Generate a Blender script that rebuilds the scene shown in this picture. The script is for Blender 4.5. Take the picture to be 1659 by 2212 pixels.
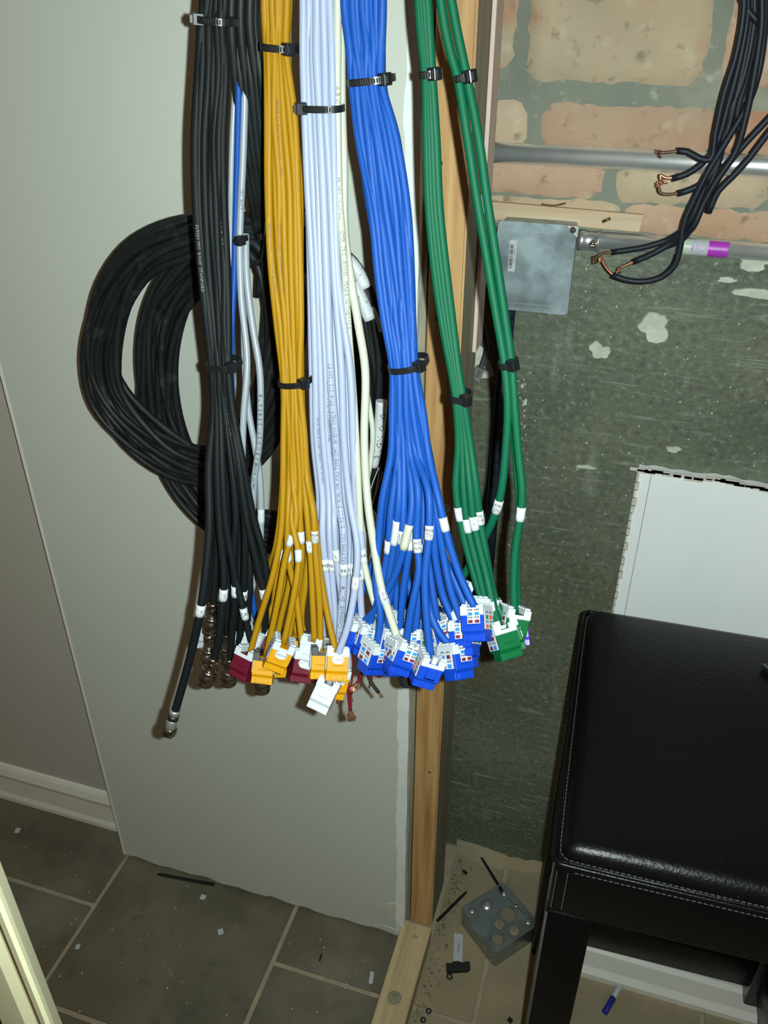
import bpy, bmesh, math, random
from mathutils import Vector, Matrix
for o in list(bpy.data.objects): bpy.data.objects.remove(o)
C = bpy.context.scene.collection
scene = bpy.context.scene
random.seed(7)

# ------------------------------------------------------------------ camera
F, CX, CY = 1820., 829.5, 1106.
PITCH, YAW, H = math.radians(31.9), math.radians(17.4), 1.4
FW = Vector((-math.sin(YAW)*math.cos(PITCH), math.cos(YAW)*math.cos(PITCH), -math.sin(PITCH)))
RT = Vector((math.cos(YAW), math.sin(YAW), 0)); UP = RT.cross(FW)
CAM = Vector((0, 0, H))
cd = bpy.data.cameras.new('camera'); cam = bpy.data.objects.new('camera', cd); C.objects.link(cam)
cam.location = CAM; cam.rotation_euler = (math.pi/2-PITCH, 0, YAW)
cd.sensor_fit = 'VERTICAL'; cd.sensor_height = 24.0; cd.lens = 24.0*F/2212; cd.clip_start = .02
scene.camera = cam
# ------------------------------------------------------------------ light
w = bpy.data.worlds.new('world'); scene.world = w; w.use_nodes = True
w.node_tree.nodes['Background'].inputs[0].default_value = (1.0, .62, .38, 1)
w.node_tree.nodes['Background'].inputs[1].default_value = .085
fl = bpy.data.lights.new('phone_flash', 'SPOT'); fl.energy = 40; fl.color = (.86, 1.0, .965)
fl.spot_size = math.radians(150); fl.spot_blend = 1.0; fl.shadow_soft_size = .0035
flo = bpy.data.objects.new('phone_flash', fl); C.objects.link(flo)
flo.location = CAM + RT*.021 + UP*.002 - FW*.002; flo.rotation_euler = cam.rotation_euler
ll = bpy.data.lights.new('room_bulb', 'AREA'); ll.energy = 2.2; ll.color = (1, .70, .42); ll.size = .5
llo = bpy.data.objects.new('room_bulb', ll); C.objects.link(llo); llo.location = (-.9, -1.2, 2.35); llo.rotation_euler = (.5, -.2, 0)
scene.view_settings.view_transform = 'Standard'; scene.view_settings.look = 'None'
scene.view_settings.exposure = 0.0; scene.view_settings.gamma = 1.0
try: scene.view_settings.use_curve_mapping = False
except Exception: pass

# ------------------------------------------------------------------ helpers
def ray(x, y): return FW + RT*((x-CX)/F) - UP*((y-CY)/F)
def W(x, y, Y): r = ray(x, y); return CAM + r*(Y/r.y)
def G(x, y, z=0.): r = ray(x, y); return CAM + r*((z-H)/r.z)
def proj(p):
    d = p-CAM; z = d.dot(FW); return CX+F*d.dot(RT)/z, CY-F*d.dot(UP)/z
def s2l(c): return tuple(((v/255+.055)/1.055)**2.4 if v > 10 else v/255/12.92 for v in c)
MATS = {}
def mat(name, col, rough=.5, metal=0., noise=0., scale=20., col2=None, bump=0., bscale=None, spec=.5, coat=0., detail=4., stretch=None, trans=0., alpha=1., sss=0.):
    if name in MATS: return MATS[name]
    m = bpy.data.materials.new(name); MATS[name] = m; m.use_nodes = True
    nt = m.node_tree; b = nt.nodes['Principled BSDF']; L = nt.links.new
    c = tuple(col)+(1,)
    b.inputs['Base Color'].default_value = c; b.inputs['Roughness'].default_value = rough
    b.inputs['Metallic'].default_value = metal; b.inputs['Specular IOR Level'].default_value = spec
    b.inputs['Coat Weight'].default_value = coat; b.inputs['Transmission Weight'].default_value = trans
    b.inputs['Alpha'].default_value = alpha
    tc = nt.nodes.new('ShaderNodeTexCoord'); src = tc.outputs['Object']
    if stretch:
        mp = nt.nodes.new('ShaderNodeMapping'); mp.inputs['Scale'].default_value = stretch[:3]
        if len(stretch) > 3: mp.inputs['Rotation'].default_value = stretch[3:6]
        L(src, mp.inputs[0]); src = mp.outputs[0]
    if noise or col2:
        n = nt.nodes.new('ShaderNodeTexNoise'); n.inputs['Scale'].default_value = scale; n.inputs['Detail'].default_value = detail
        L(src, n.inputs['Vector'])
        r = nt.nodes.new('ShaderNodeValToRGB'); r.color_ramp.elements[0].position = .33; r.color_ramp.elements[1].position = .67
        r.color_ramp.elements[0].color = c
        r.color_ramp.elements[1].color = (tuple(col2)+(1,)) if col2 else tuple(min(1, v*(1+noise)) for v in col)+(1,)
        if not col2: r.color_ramp.elements[0].color = tuple(v*(1-noise) for v in col)+(1,)
        L(n.outputs['Fac'], r.inputs[0]); L(r.outputs[0], b.inputs['Base Color'])
    if bump:
        n2 = nt.nodes.new('ShaderNodeTexNoise'); n2.inputs['Scale'].default_value = bscale or scale*3; n2.inputs['Detail'].default_value = 6
        L(src, n2.inputs['Vector'])
        bp = nt.nodes.new('ShaderNodeBump'); bp.inputs['Strength'].default_value = bump; bp.inputs['Distance'].default_value = .002
        L(n2.outputs['Fac'], bp.inputs['Height']); L(bp.outputs[0], b.inputs['Normal'])
    return m
def layer(m, kind, scale, lo, hi, col, stretch=(1, 1, 1), rot=(0, 0, 0), amount=1., detail=5):
    """mix another procedural layer (flecks, stains, scratches) over the base colour"""
    nt = m.node_tree; b = nt.nodes['Principled BSDF']; L = nt.links.new
    tc = nt.nodes.new('ShaderNodeTexCoord'); mp = nt.nodes.new('ShaderNodeMapping')
    mp.inputs['Scale'].default_value = stretch; mp.inputs['Rotation'].default_value = rot; L(tc.outputs['Object'], mp.inputs[0])
    if kind == 'noise':
        n = nt.nodes.new('ShaderNodeTexNoise'); n.inputs['Detail'].default_value = detail; out = n.outputs['Fac']
    else:
        n = nt.nodes.new('ShaderNodeTexVoronoi'); out = n.outputs['Distance']
    n.inputs['Scale'].default_value = scale; L(mp.outputs[0], n.inputs['Vector'])
    mr = nt.nodes.new('ShaderNodeMapRange'); mr.inputs[1].default_value = lo; mr.inputs[2].default_value = hi; mr.inputs[4].default_value = amount
    L(out, mr.inputs[0])
    mx = nt.nodes.new('ShaderNodeMix'); mx.data_type = 'RGBA'; L(mr.outputs[0], mx.inputs['Factor'])
    inp = b.inputs['Base Color']
    if inp.is_linked: L(inp.links[0].from_socket, mx.inputs[6])
    else: mx.inputs[6].default_value = inp.default_value
    mx.inputs[7].default_value = tuple(col)+(1,); L(mx.outputs[2], inp)
    return m
def mesh_obj(name, bm, m, parent=None, smooth=False, bevel=0):
    me = bpy.data.meshes.new(name)
    if bevel: bmesh.ops.bevel(bm, geom=list(bm.edges), offset=bevel, segments=2, affect='EDGES', profile=.6)
    bm.to_mesh(me); bm.free()
    for mm in (m if isinstance(m, (list, tuple)) else [m]): me.materials.append(mm)
    if smooth:
        for p in me.polygons: p.use_smooth = True
    o = bpy.data.objects.new(name, me); C.objects.link(o)
    if parent: o.parent = parent
    return o
def tag(o, label=None, cat=None, group=None, kind=None):
    if label: o['label'] = label
    if cat: o['category'] = cat
    if group: o['group'] = group
    if kind: o['kind'] = kind
    return o
def empty(name, loc, label=None, cat=None, group=None, rot=(0, 0, 0)):
    o = bpy.data.objects.new(name, None); C.objects.link(o); o.location = loc; o.rotation_euler = rot; o.empty_display_size = .01
    return tag(o, label, cat, group)
def box(bm, x0, x1, y0, y1, z0, z1, mi=0, M=None):
    vs = [bm.verts.new((x, y, z)) for x in (x0, x1) for y in (y0, y1) for z in (z0, z1)]
    if M is not None:
        for v in vs: v.co = M @ v.co
    fs = []
    for q in ((0, 1, 3, 2), (4, 6, 7, 5), (0, 4, 5, 1), (2, 3, 7, 6), (0, 2, 6, 4), (1, 5, 7, 3)):
        f = bm.faces.new([vs[i] for i in q]); f.material_index = mi; fs.append(f)
    return vs, fs
def prism(bm, poly, h0, h1, mi=0, axis='z', M=None):
    """extrude a 2D polygon: axis z -> (x,y), axis y -> (x,z)"""
    def P(a, b, h): return Vector((a, b, h)) if axis == 'z' else Vector((a, h, b)) if axis == 'y' else Vector((h, a, b))
    A = [bm.verts.new(P(a, b, h0)) for a, b in poly]; B = [bm.verts.new(P(a, b, h1)) for a, b in poly]
    if M is not None:
        for v in A+B: v.co = M @ v.co
    fs = [bm.faces.new(A[::-1]), bm.faces.new(B)]
    n = len(poly)
    for i in range(n): fs.append(bm.faces.new((A[i], A[(i+1) % n], B[(i+1) % n], B[i])))
    for f in fs: f.material_index = mi
    bmesh.ops.recalc_face_normals(bm, faces=fs)
    return fs
def lathe(bm, prof, n=20, M=None, mi=0, cap=True):
    rings = []
    for r, z in prof:
        ring = [bm.verts.new((r*math.cos(2*math.pi*i/n), r*math.sin(2*math.pi*i/n), z)) for i in range(n)]
        if M is not None:
            for v in ring: v.co = M @ v.co
        rings.append(ring)
    for a, b in zip(rings, rings[1:]):
        for i in range(n):
            f = bm.faces.new((a[i], a[(i+1) % n], b[(i+1) % n], b[i])); f.smooth = True; f.material_index = mi
    if cap:
        for rg in (rings[0][::-1], rings[-1]): bm.faces.new(rg).material_index = mi
def catmull(P, step=.006, closed=False):
    n = len(P); out = []
    for i in range(n if closed else n-1):
        if closed: p0, p1, p2, p3 = P[(i-1) % n], P[i], P[(i+1) % n], P[(i+2) % n]
        else:
            p1, p2 = P[i], P[i+1]; p0 = P[i-1] if i else p1*2-p2; p3 = P[i+2] if i+2 < n else p2*2-p1
        k = max(2, int((p2-p1).length/step)+1)
        k = min(k, 60)
        d01, d12, d23 = max((p1-p0).length, 1e-6)**.5, max((p2-p1).length, 1e-6)**.5, max((p3-p2).length, 1e-6)**.5
        t1 = d01; t2 = t1+d12; t3 = t2+d23
        for j in range(k):
            t = t1+(t2-t1)*j/k
            A1 = p0*((t1-t)/t1)+p1*(t/t1); A2 = p1*((t2-t)/(t2-t1))+p2*((t-t1)/(t2-t1)); A3 = p2*((t3-t)/(t3-t2))+p3*((t-t2)/(t3-t2))
            B1 = A1*((t2-t)/t2)+A2*(t/t2); B2 = A2*((t3-t)/(t3-t1))+A3*((t-t1)/(t3-t1))
            out.append(B1*((t2-t)/(t2-t1))+B2*((t-t1)/(t2-t1)))
    if not closed: out.append(P[-1].copy())
    return out
class Path:
    def __init__(s, pts, step=.008, closed=False):
        s.p = catmull([Vector(q) for q in pts], step, closed); s.closed = closed
        n = len(s.p); s.t = []
        for i in range(n):
            a = s.p[(i-1) % n] if closed else s.p[max(0, i-1)]; b = s.p[(i+1) % n] if closed else s.p[min(n-1, i+1)]
            s.t.append((b-a).normalized())
        s.s = [0.]
        for a, b in zip(s.p, s.p[1:]): s.s.append(s.s[-1]+(b-a).length)
    def at(s, d):
        d = min(max(d, 0), s.s[-1]-1e-6)
        lo, hi = 0, len(s.s)-1
        while hi-lo > 1:
            m = (lo+hi)//2
            if s.s[m] <= d: lo = m
            else: hi = m
        k = (d-s.s[lo])/max(1e-9, s.s[hi]-s.s[lo])
        return s.p[lo].lerp(s.p[hi], k), s.t[lo].lerp(s.t[hi], k).normalized()
    def near(s, py):
        best = min(range(len(s.p)), key=lambda i: abs(proj(s.p[i])[1]-py)+(1e4 if s.p[i].z > H+.05 else 0)); return s.s[best]
def tube(bm, P, r, n=9, off=Vector((0, 0, 0)), mi=0, s0=None, s1=None, flat=1.):
    """sweep a circle along a Path (or part of it)"""
    if s0 is None: pts, ts = P.p, P.t
    else:
        k = max(2, int((s1-s0)/.003)); q = [P.at(s0+(s1-s0)*i/k) for i in range(k+1)]; pts = [a for a, b in q]; ts = [b for a, b in q]
    closed = P.closed and s0 is None
    u = ts[0].cross(Vector((.3, 1, .2))).normalized(); rings = []
    for p, t in zip(pts, ts):
        u = (u-t*u.dot(t)).normalized(); v = t.cross(u)
        rings.append([bm.verts.new(p-off+(u*math.cos(2*math.pi*i/n)+v*math.sin(2*math.pi*i/n)*flat)*r) for i in range(n)])
    pr = list(zip(rings, rings[1:]))
    for a, b in pr:
        for i in range(n):
            f = bm.faces.new((a[i], a[(i+1) % n], b[(i+1) % n], b[i])); f.smooth = True; f.material_index = mi
    if closed:
        a, b = rings[-1], rings[0]
        # match the rotation of the last ring to the first
        k = min(range(n), key=lambda k: (a[0].co-b[k].co).length)
        for i in range(n):
            f = bm.faces.new((a[i], a[(i+1) % n], b[(i+1+k) % n], b[(i+k) % n])); f.smooth = True; f.material_index = mi
    else:
        bm.faces.new(rings[0][::-1]).material_index = mi; bm.faces.new(rings[-1]).material_index = mi
GLY = {}
def glyphs(text):
    """triangulated flat text, unit size, centred; returns (verts2d, faces)"""
    if text in GLY: return GLY[text]
    cu = bpy.data.curves.new('t', 'FONT'); cu.body = text; cu.align_x = 'CENTER'; cu.align_y = 'CENTER'; cu.resolution_u = 1; cu.size = 1
    o = bpy.data.objects.new('t', cu); C.objects.link(o)
    me = bpy.data.meshes.new_from_object(o, depsgraph=bpy.context.evaluated_depsgraph_get())
    V = [(v.co.x, v.co.y) for v in me.vertices]; Fc = [tuple(p.vertices) for p in me.polygons]
    bpy.data.objects.remove(o); bpy.data.meshes.remove(me); GLY[text] = (V, Fc); return GLY[text]
def put_text(bm, text, size, fn, mi=0):
    V, Fc = glyphs(text); vs = [bm.verts.new(fn(x*size, y*size)) for x, y in V]
    for f in Fc:
        try: bm.faces.new([vs[i] for i in f]).material_index = mi
        except ValueError: pass
def wrap_text(bm, P, s, r, text, size, mode, off, ang=0.):
    def fn(x, y):
        if mode == 'around': d, a = -y, x
        elif mode == 'up': d, a = -x, -y
        else: d, a = x, y
        p, t = P.at(s+d); n = (CAM-p); n = (n-t*n.dot(t)).normalized(); rt = (-t).cross(n)
        th = a/r+ang
        return p-off+(n*math.cos(th)+rt*math.sin(th))*r
    put_text(bm, text, size, fn)

# ------------------------------------------------------------------ materials
PLY = mat('greige_paint', s2l((196, 200, 190)), .62, noise=.02, scale=3, bump=.06, bscale=350)
WPAINT = mat('white_caulk', s2l((225, 232, 228)), .5, noise=.05, scale=40, bump=.3, bscale=120)
LWALL = mat('beige_wall_paint', s2l((186, 182, 172)), .6, noise=.02, scale=4, bump=.05, bscale=300)
BASEW = mat('baseboard_paint', s2l((225, 222, 212)), .4, noise=.03, scale=20)
MORTAR = mat('grey_mortar', s2l((136, 138, 124)), .85, col2=s2l((118, 124, 112)), scale=12, bump=.7, bscale=160, detail=9)
layer(MORTAR, 'noise', 14, .58, .72, s2l((170, 164, 142)), amount=.6, detail=9); layer(MORTAR, 'noise', 70, .6, .74, s2l((190, 196, 182)), amount=.5, detail=8)
CONC = mat('dark_concrete', s2l((112, 116, 98)), .55, col2=s2l((88, 96, 80)), scale=6, bump=.8, bscale=120, detail=10)
layer(CONC, 'noise', 2.6, .48, .66, s2l((98, 92, 66)), amount=.75, detail=8)
layer(CONC, 'noise', 130, .56, .74, s2l((150, 156, 142)), amount=.55, detail=6)
layer(CONC, 'noise', 130, .46, .30, s2l((58, 62, 50)), amount=.5, detail=6)
layer(CONC, 'noise', 16, .60, .74, s2l((190, 198, 184)), stretch=(1.0, 1, 11), rot=(0, .62, 0), amount=.28, detail=10)
layer(CONC, 'noise', 9, .60, .74, s2l((160, 168, 152)), stretch=(2.5, 1, .8), amount=.35, detail=10)
layer(CONC, 'voronoi', 60, .085, .03, s2l((225, 228, 215)), amount=.7)
BRICKS = []
for i, (a, b_) in enumerate((((196, 164, 140), (182, 146, 118)), ((190, 168, 140), (178, 156, 128)), ((184, 158, 134), (176, 142, 116)), ((188, 170, 142), (196, 170, 144)))):
    m = mat('old_brick_%s' % 'abcd'[i], s2l(a), .8, col2=s2l(b_), scale=11, bump=.4, bscale=90, detail=7)
    layer(m, 'noise', 7, .54, .70, s2l((158, 156, 134)), amount=.5, detail=9)
    layer(m, 'noise', 9, .42, .28, s2l((178, 118, 84)), amount=.7, detail=9)
    layer(m, 'noise', 45, .58, .74, s2l((206, 200, 178)), amount=.4, detail=9)
    layer(m, 'noise', 60, .40, .26, s2l((104, 90, 72)), amount=.6, detail=9)
    layer(m, 'voronoi', 60, .07, .02, s2l((70, 62, 50)), amount=.6)
    BRICKS.append(m)
WOODS = mat('stud_pine', s2l((200, 162, 108)), .6, col2=s2l((160, 112, 64)), scale=6, stretch=(14, 14, .8), bump=.25, bscale=60, detail=5)
WOODG = mat('grey_wood_and_stud_shade', s2l((150, 142, 116)), .65, col2=s2l((122, 116, 96)), scale=7, stretch=(12, 12, .8), bump=.2, bscale=60)
WOODP = mat('pink_lath_wood', s2l((214, 190, 176)), .6, col2=s2l((196, 176, 164)), scale=7, stretch=(14, 14, .7), bump=.2, bscale=60)
WOODF = mat('plate_wood', s2l((198, 176, 136)), .65, col2=s2l((172, 152, 116)), scale=7, stretch=(14, .8, 14), bump=.25, bscale=60)
WOODX = mat('block_wood', s2l((206, 184, 154)), .6, col2=s2l((192, 166, 132)), scale=8, stretch=(.8, 14, 14), bump=.1, bscale=60)
TILE = mat('slate_tile', s2l((104, 98, 82)), .55, noise=.26, scale=7, bump=.5, bscale=50, detail=10)
layer(TILE, 'noise', 3.2, .50, .66, s2l((96, 84, 64)), amount=.7, detail=6)
layer(TILE, 'noise', 24, .56, .72, s2l((74, 72, 62)), amount=.6, detail=8)
layer(TILE, 'noise', 5, .52, .75, s2l((150, 146, 130)), amount=.45, detail=8); layer(TILE, 'noise', 70, .68, .78, s2l((186, 180, 165)), amount=.3)
TILED = mat('dusty_tile', s2l((148, 134, 106)), .8, noise=.12, scale=12, bump=.3, bscale=90, detail=8)
layer(TILED, 'noise', 4, .5, .72, s2l((128, 128, 110)), amount=.55); layer(TILED, 'voronoi', 90, .09, .03, s2l((215, 200, 170)), amount=.5)
GROUT = mat('grout', s2l((160, 146, 122)), .85, noise=.1, scale=30, bump=.3)
BLACK = mat('black_jacket', (.0045, .0065, .0075), .6, spec=.2, bump=.08, bscale=400)
BLACKD = mat('dusty_black_jacket', (.007, .0095, .0095), .55, spec=.32, noise=.3, scale=60)
layer(BLACKD, 'noise', 45, .60, .80, (.10, .11, .105), amount=.3)
YEL = mat('yellow_jacket', s2l((150, 110, 9)), .52, spec=.22)
WHI = mat('white_jacket', s2l((146, 154, 178)), .42, spec=.28)
CRM = mat('cream_jacket', s2l((172, 175, 160)), .42, spec=.3)
BLU = mat('blue_jacket', s2l((18, 70, 150)), .52, spec=.22)
GRN = mat('green_jacket', s2l((5, 80, 54)), .55, spec=.2)
GRY = mat('grey_jacket', s2l((142, 150, 158)), .35)
DGY = mat('slate_jacket', s2l((70, 76, 86)), .45)
LABEL = mat('paper_label', s2l((186, 190, 194)), .5, noise=.02, scale=50)
INK = mat('black_ink', (.012, .012, .014), .5)
DINK = mat('faded_ink', (.06, .055, .05), .5)
TIE = mat('black_nylon', (.008, .009, .010), .32, spec=.5)
J_BLUE = mat('blue_plastic', s2l((8, 58, 168)), .5, spec=.25); J_YEL = mat('yellow_plastic', s2l((190, 134, 4)), .5, spec=.25)
J_MAR = mat('maroon_plastic', s2l((86, 12, 32)), .5, spec=.25); J_GRN = mat('green_plastic', s2l((0, 84, 44)), .5, spec=.25)
J_WHI = mat('white_plastic', s2l((180, 186, 190)), .5, spec=.25); J_GRY = mat('grey_plastic', s2l((150, 156, 164)), .4)
J_PUR = mat('purple_plastic', s2l((92, 48, 190)), .4); J_BLK = mat('black_plastic', (.012, .012, .013), .4)
J_CLR = mat('clear_plastic', (.8, .85, .86), .12, trans=.85)
S_OR = mat('orange_mark', s2l((228, 86, 34)), .5); S_GR = mat('green_mark', s2l((12, 122, 62)), .5)
S_BL = mat('blue_mark', s2l((40, 120, 220)), .5); S_BR = mat('brown_mark', s2l((110, 26, 34)), .5)
CHROME = mat('nickel', (.50, .48, .44), .2, metal=1.); STEEL = mat('steel', (.52, .54, .55), .38, metal=.8)
GALV = mat('galvanised', (.28, .34, .365), .42, metal=.45, noise=.40, scale=34, bump=.05)
layer(GALV, 'noise', 60, .62, .75, (.16, .18, .2), amount=.5)
EMT = mat('emt_conduit', (.92, .97, .97), .36, metal=.82, noise=.06, scale=50, bump=.04)
IRON = mat('dark_blue_conduit', s2l((46, 54, 72)), .35, metal=.4, noise=.35, scale=160)
COPPER = mat('copper_strand', (.62, .30, .18), .35, metal=.9); COPD = mat('dull_copper', (.16, .085, .05), .5, metal=.6, noise=.4, scale=200)
REDJ = mat('red_insulation', (.16, .008, .012), .35)
LEATHER = mat('black_leather', (.0035, .0038, .0040), .30, spec=.26, bump=.22, bscale=330)
layer(LEATHER, 'voronoi', 60, .035, .015, (.25, .26, .26), amount=.6)
THREAD = mat('grey_thread', s2l((104, 100, 100)), .6)
DRYW = mat('drywall_face', s2l((246, 249, 248)), .6, noise=.02, scale=12); GYP = mat('gypsum_core', s2l((205, 200, 188)), .8, noise=.1, scale=60, bump=.6)
PLAST = mat('plaster_patch', s2l((196, 198, 184)), .8, noise=.12, scale=60, bump=.5)
TRIM = mat('gloss_cream_paint', s2l((226, 220, 180)), .22, spec=.6)
PURL = mat('purple_label', s2l((180, 60, 190)), .4)
GLASS = mat('clear_lid', (.55, .66, .66), .08, trans=1.0)
RED = mat('red_plastic', s2l((150, 20, 20)), .4); RUBBER = mat('rubber', (.012, .012, .012), .6)

# ------------------------------------------------------------------ setting
YW, YL, YB = .82, .878, 1.03        # painted panel, recessed wall, concrete back wall
CEIL = 2.44
def struct(name, bm, m, **k): return tag(mesh_obj(name, bm, m, **k), kind='structure')
XPL, XPR = -.772, -.222             # panel left edge, right edge
bm = bmesh.new()
# front face with a slightly ragged bottom edge
nn = 40; pv = []
for i in range(nn+1):
    x = XPL+(XPR-XPL)*i/nn
    zb = .006+.004*math.sin(i*.9)*math.sin(i*.37)+random.uniform(-.0015, .0015)
    pv.append((x, max(.002, zb)))
poly = pv+[(XPR, CEIL), (XPL, CEIL)]
prism(bm, poly, YW, YW+.013, axis='y')
wf = struct('wall_front', bm, PLY)
bm = bmesh.new(); box(bm, XPL+.004, XPL+.010, YW+.013, YW+.30, 0, CEIL); mesh_obj('return_panel', bm, PLY, wf)
bm = bmesh.new()                      # thin corner line of metal bead
box(bm, XPL-.0018, XPL+.0012, YW-.0012, YW+.010, .004, CEIL); mesh_obj('corner_bead', bm, BASEW, wf)
bm = bmesh.new(); vs, fs = box(bm, XPR-.014, XPR+.0015, YW-.0012, YW+.014, .012, CEIL)
bmesh.ops.subdivide_edges(bm, edges=[e for e in bm.edges if abs(e.verts[0].co.z-e.verts[1].co.z) > 1], cuts=120)
for v in bm.verts:
    if v.co.x < XPR-.01: v.co.x += random.uniform(-.002, .002)
    v.co.x += random.uniform(-.0006, .0006)
mesh_obj('caulk_bead', bm, WPAINT, wf)
# scuffs and chipped plaster along the bottom of the panel
def blob(bm, c, rx, rz, y, n=12, th=.002, jag=.3, axis='y'):
    """irregular flat lump, fanned from its centre so concave outlines stay clean"""
    ph = [random.uniform(0, 6.28) for _ in range(4)]; A, B = [], []
    y2 = y-th if axis == 'y' else y+th
    P_ = (lambda a, b, h: (a, h, b)) if axis == 'y' else (lambda a, b, h: (a, b, h))
    for i in range(n):
        a = 2*math.pi*i/n; k = 1+jag*(.5*math.sin(2*a+ph[0])+.35*math.sin(3*a+ph[1])+.3*math.sin(5*a+ph[2])+.25*random.uniform(-1, 1))
        A.append(bm.verts.new(P_(c[0]+rx*k*math.cos(a), c[1]+rz*k*math.sin(a), y))); B.append(bm.verts.new(P_(c[0]+rx*k*.9*math.cos(a), c[1]+rz*k*.9*math.sin(a), y2)))
    m = bm.verts.new(P_(c[0], c[1], y2)); fs = []
    for i in range(n):
        j = (i+1) % n; fs += [bm.faces.new((A[i], A[j], B[j], B[i])), bm.faces.new((B[i], B[j], m))]
    fs.append(bm.faces.new(A[::-1])); bmesh.ops.recalc_face_normals(bm, faces=fs)
for (px, py, rx, rz) in ((868, 1970, .020, .018), (835, 2005, .024, .006)):
    p = W(px, py, YW); bm = bmesh.new(); blob(bm, (min(p.x, XPR-.02), max(p.z, .014)), rx, rz, YW, 14, .0008); mesh_obj('filler_patch', bm, PLAST if px > 700 else PLY, wf)
bm = bmesh.new(); box(bm, -2.0, -.45, YL, YL+.012, 0, CEIL); wl = struct('wall_left', bm, LWALL)
# baseboard: profile swept along x
prof = [(0, 0), (-.016, 0), (-.016, .010), (-.012, .020), (-.010, .060), (-.013, .072), (-.008, .086), (-.004, .092), (0, .094)]
bm = bmesh.new(); prism(bm, [(YL+a, b) for a, b in prof], -2.0, -.45, axis='x'); struct('baseboard_left', bm, BASEW)
bm = bmesh.new(); box(bm, -2.0, 1.2, -1.6, YB+.1, CEIL, CEIL+.02); struct('ceiling', bm, LWALL)
# floor: slab of grout, one object per tile, running bond in columns
bm = bmesh.new(); box(bm, -2.0, 1.2, -1.6, YB+.02, -.03, -.0035); fl_o = struct('floor', bm, GROUT)
S = .347; gx0 = -.4225; gy = .715; g = .0042
tid = 0
for ci in range(-4, 5):
    x0, x1 = gx0+ci*S+g, gx0+(ci+1)*S-g
    offy = 0 if ci % 2 == 0 else -S/2
    for ri in range(-4, 3):
        y0, y1 = gy+offy+ri*S+g, gy+offy+(ri+1)*S-g
        if x0 > 1.1 or y0 > YB or y1 < -.9: continue
        x1c = min(x1, 1.19); y1c = min(y1, YB-.001)
        segs = [(x0, x1c)]
        if x0 < -.226 < x1c: segs = [(x0, -.2275), (-.1735, x1c)]
        for a, b in segs:
            bm = bmesh.new(); box(bm, a, b, y0, y1c, -.008, random.uniform(-.0006, .0002)+(0 if a < -.2 else -.0))
            mesh_obj('tile', bm, TILE if a < -.2 else TILED, fl_o, bevel=.0015)
# bottom plate (lumber on the floor) running towards the viewer, with nail heads
bm = bmesh.new(); box(bm, -.226, -.175, -.7, .832, -.002, .038)
pl = struct('trim_1', bm, WOODF, bevel=.0025)
for px, py in ((852, 2155), (897, 2024)):
    p = G(px, py, .038); bm = bmesh.new()
    big = py > 2100
    lathe(bm, [(.011 if big else .004, .0380), (.0105 if big else .0035, .0386)], 20, Matrix.Translation((p.x, p.y, 0))); 
    if big: lathe(bm, [(.004, .0386), (.003, .0394)], 12, Matrix.Translation((p.x, p.y, 0)), mi=0)
    mesh_obj('nail_head', bm, STEEL if not big else WOODG, pl)
# studs
bm = bmesh.new(); box(bm, -.2135, -.176, YW+.012, YW+.100, .039, CEIL); bmesh.ops.bevel(bm, geom=list(bm.edges), offset=.0022, segments=2, affect='EDGES')
bm.normal_update()
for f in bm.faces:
    if abs(f.normal.x) > .9: f.material_index = 1  # stud sides take the greyer wood: shade from grazing flash put into colour
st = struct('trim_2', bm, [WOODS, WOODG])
bm = bmesh.new(); box(bm, -.2215, -.2155, YW+.0150, YW+.10, .036, CEIL); struct('trim_3', bm, WOODG)
p = W(1065, 0, 1.0)
bm = bmesh.new(); box(bm, -.1755, -.171, YW+.072, YW+.108, 1.05, CEIL); struct('trim_4', bm, WOODP, bevel=.001)
# knots on the stud, as slightly proud patches
for py, sz in ((352, .006), (690, .004), (1668, .003)):
    q = W(945 if py < 1000 else 928, py, YW+.012); bm = bmesh.new(); blob(bm, (max(min(q.x, -.183), -.207), q.z), sz*.8, sz*.6, YW+.0122, 12, .0008, .15); mesh_obj('knot', bm, COPD, st)

# back wall: concrete below, bricks above
ZB = W(1450, 505, YB).z
bm = bmesh.new(); box(bm, -2.0, 1.2, YB, YB+.06, 0, CEIL); wb = struct('wall_back', bm, CONC)
bm = bmesh.new(); box(bm, -.5, 1.2, YB-.004, YB+.001, ZB-.004, CEIL-.001)
bmesh.ops.subdivide_edges(bm, edges=[e for e in bm.edges if abs(e.verts[0].co.x-e.verts[1].co.x) > .5], cuts=60)
for v in bm.verts:
    if v.co.z < ZB+.01: v.co.z += random.uniform(-.004, .004)
mesh_obj('mortar_bed', bm, MORTAR, wb)
def brick(x0, x1, z0, z1, m):
    bm = bmesh.new(); d = .0045+random.uniform(-.001, .0015)
    nx = max(3, int((x1-x0)/.010)); nz = max(3, int((z1-z0)/.010)); y = YB-.004; rr = min(.010, (z1-z0)*.25)
    grid = []
    for j in range(nz+1):
        row = []
        for i in range(nx+1):
            x = x0+(x1-x0)*i/nx; z = z0+(z1-z0)*j/nz
            ex = min(i, nx-i); ez = min(j, nz-j)
            if ex == 0 and ez == 0: x += rr*.5*(1 if i == 0 else -1); z += rr*.5*(1 if j == 0 else -1)
            edge = min(ex, ez)
            yy = y-(0 if edge == 0 else d)+random.uniform(-.0004, .0004)
            if edge == 0: x += random.uniform(-.0022, .0022); z += random.uniform(-.0022, .0022)
            row.append(bm.verts.new((x, yy, z)))
        grid.append(row)
    for j in range(nz):
        for i in range(nx): bm.faces.new((grid[j][i], grid[j][i+1], grid[j+1][i+1], grid[j+1][i])).smooth = True
    mesh_obj('brick', bm, m, wb)
def Zb(y): return W(1400, y, YB).z
def Xb(x, y): return W(x, y, YB).x
zA = Zb(180); hA = .092
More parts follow.
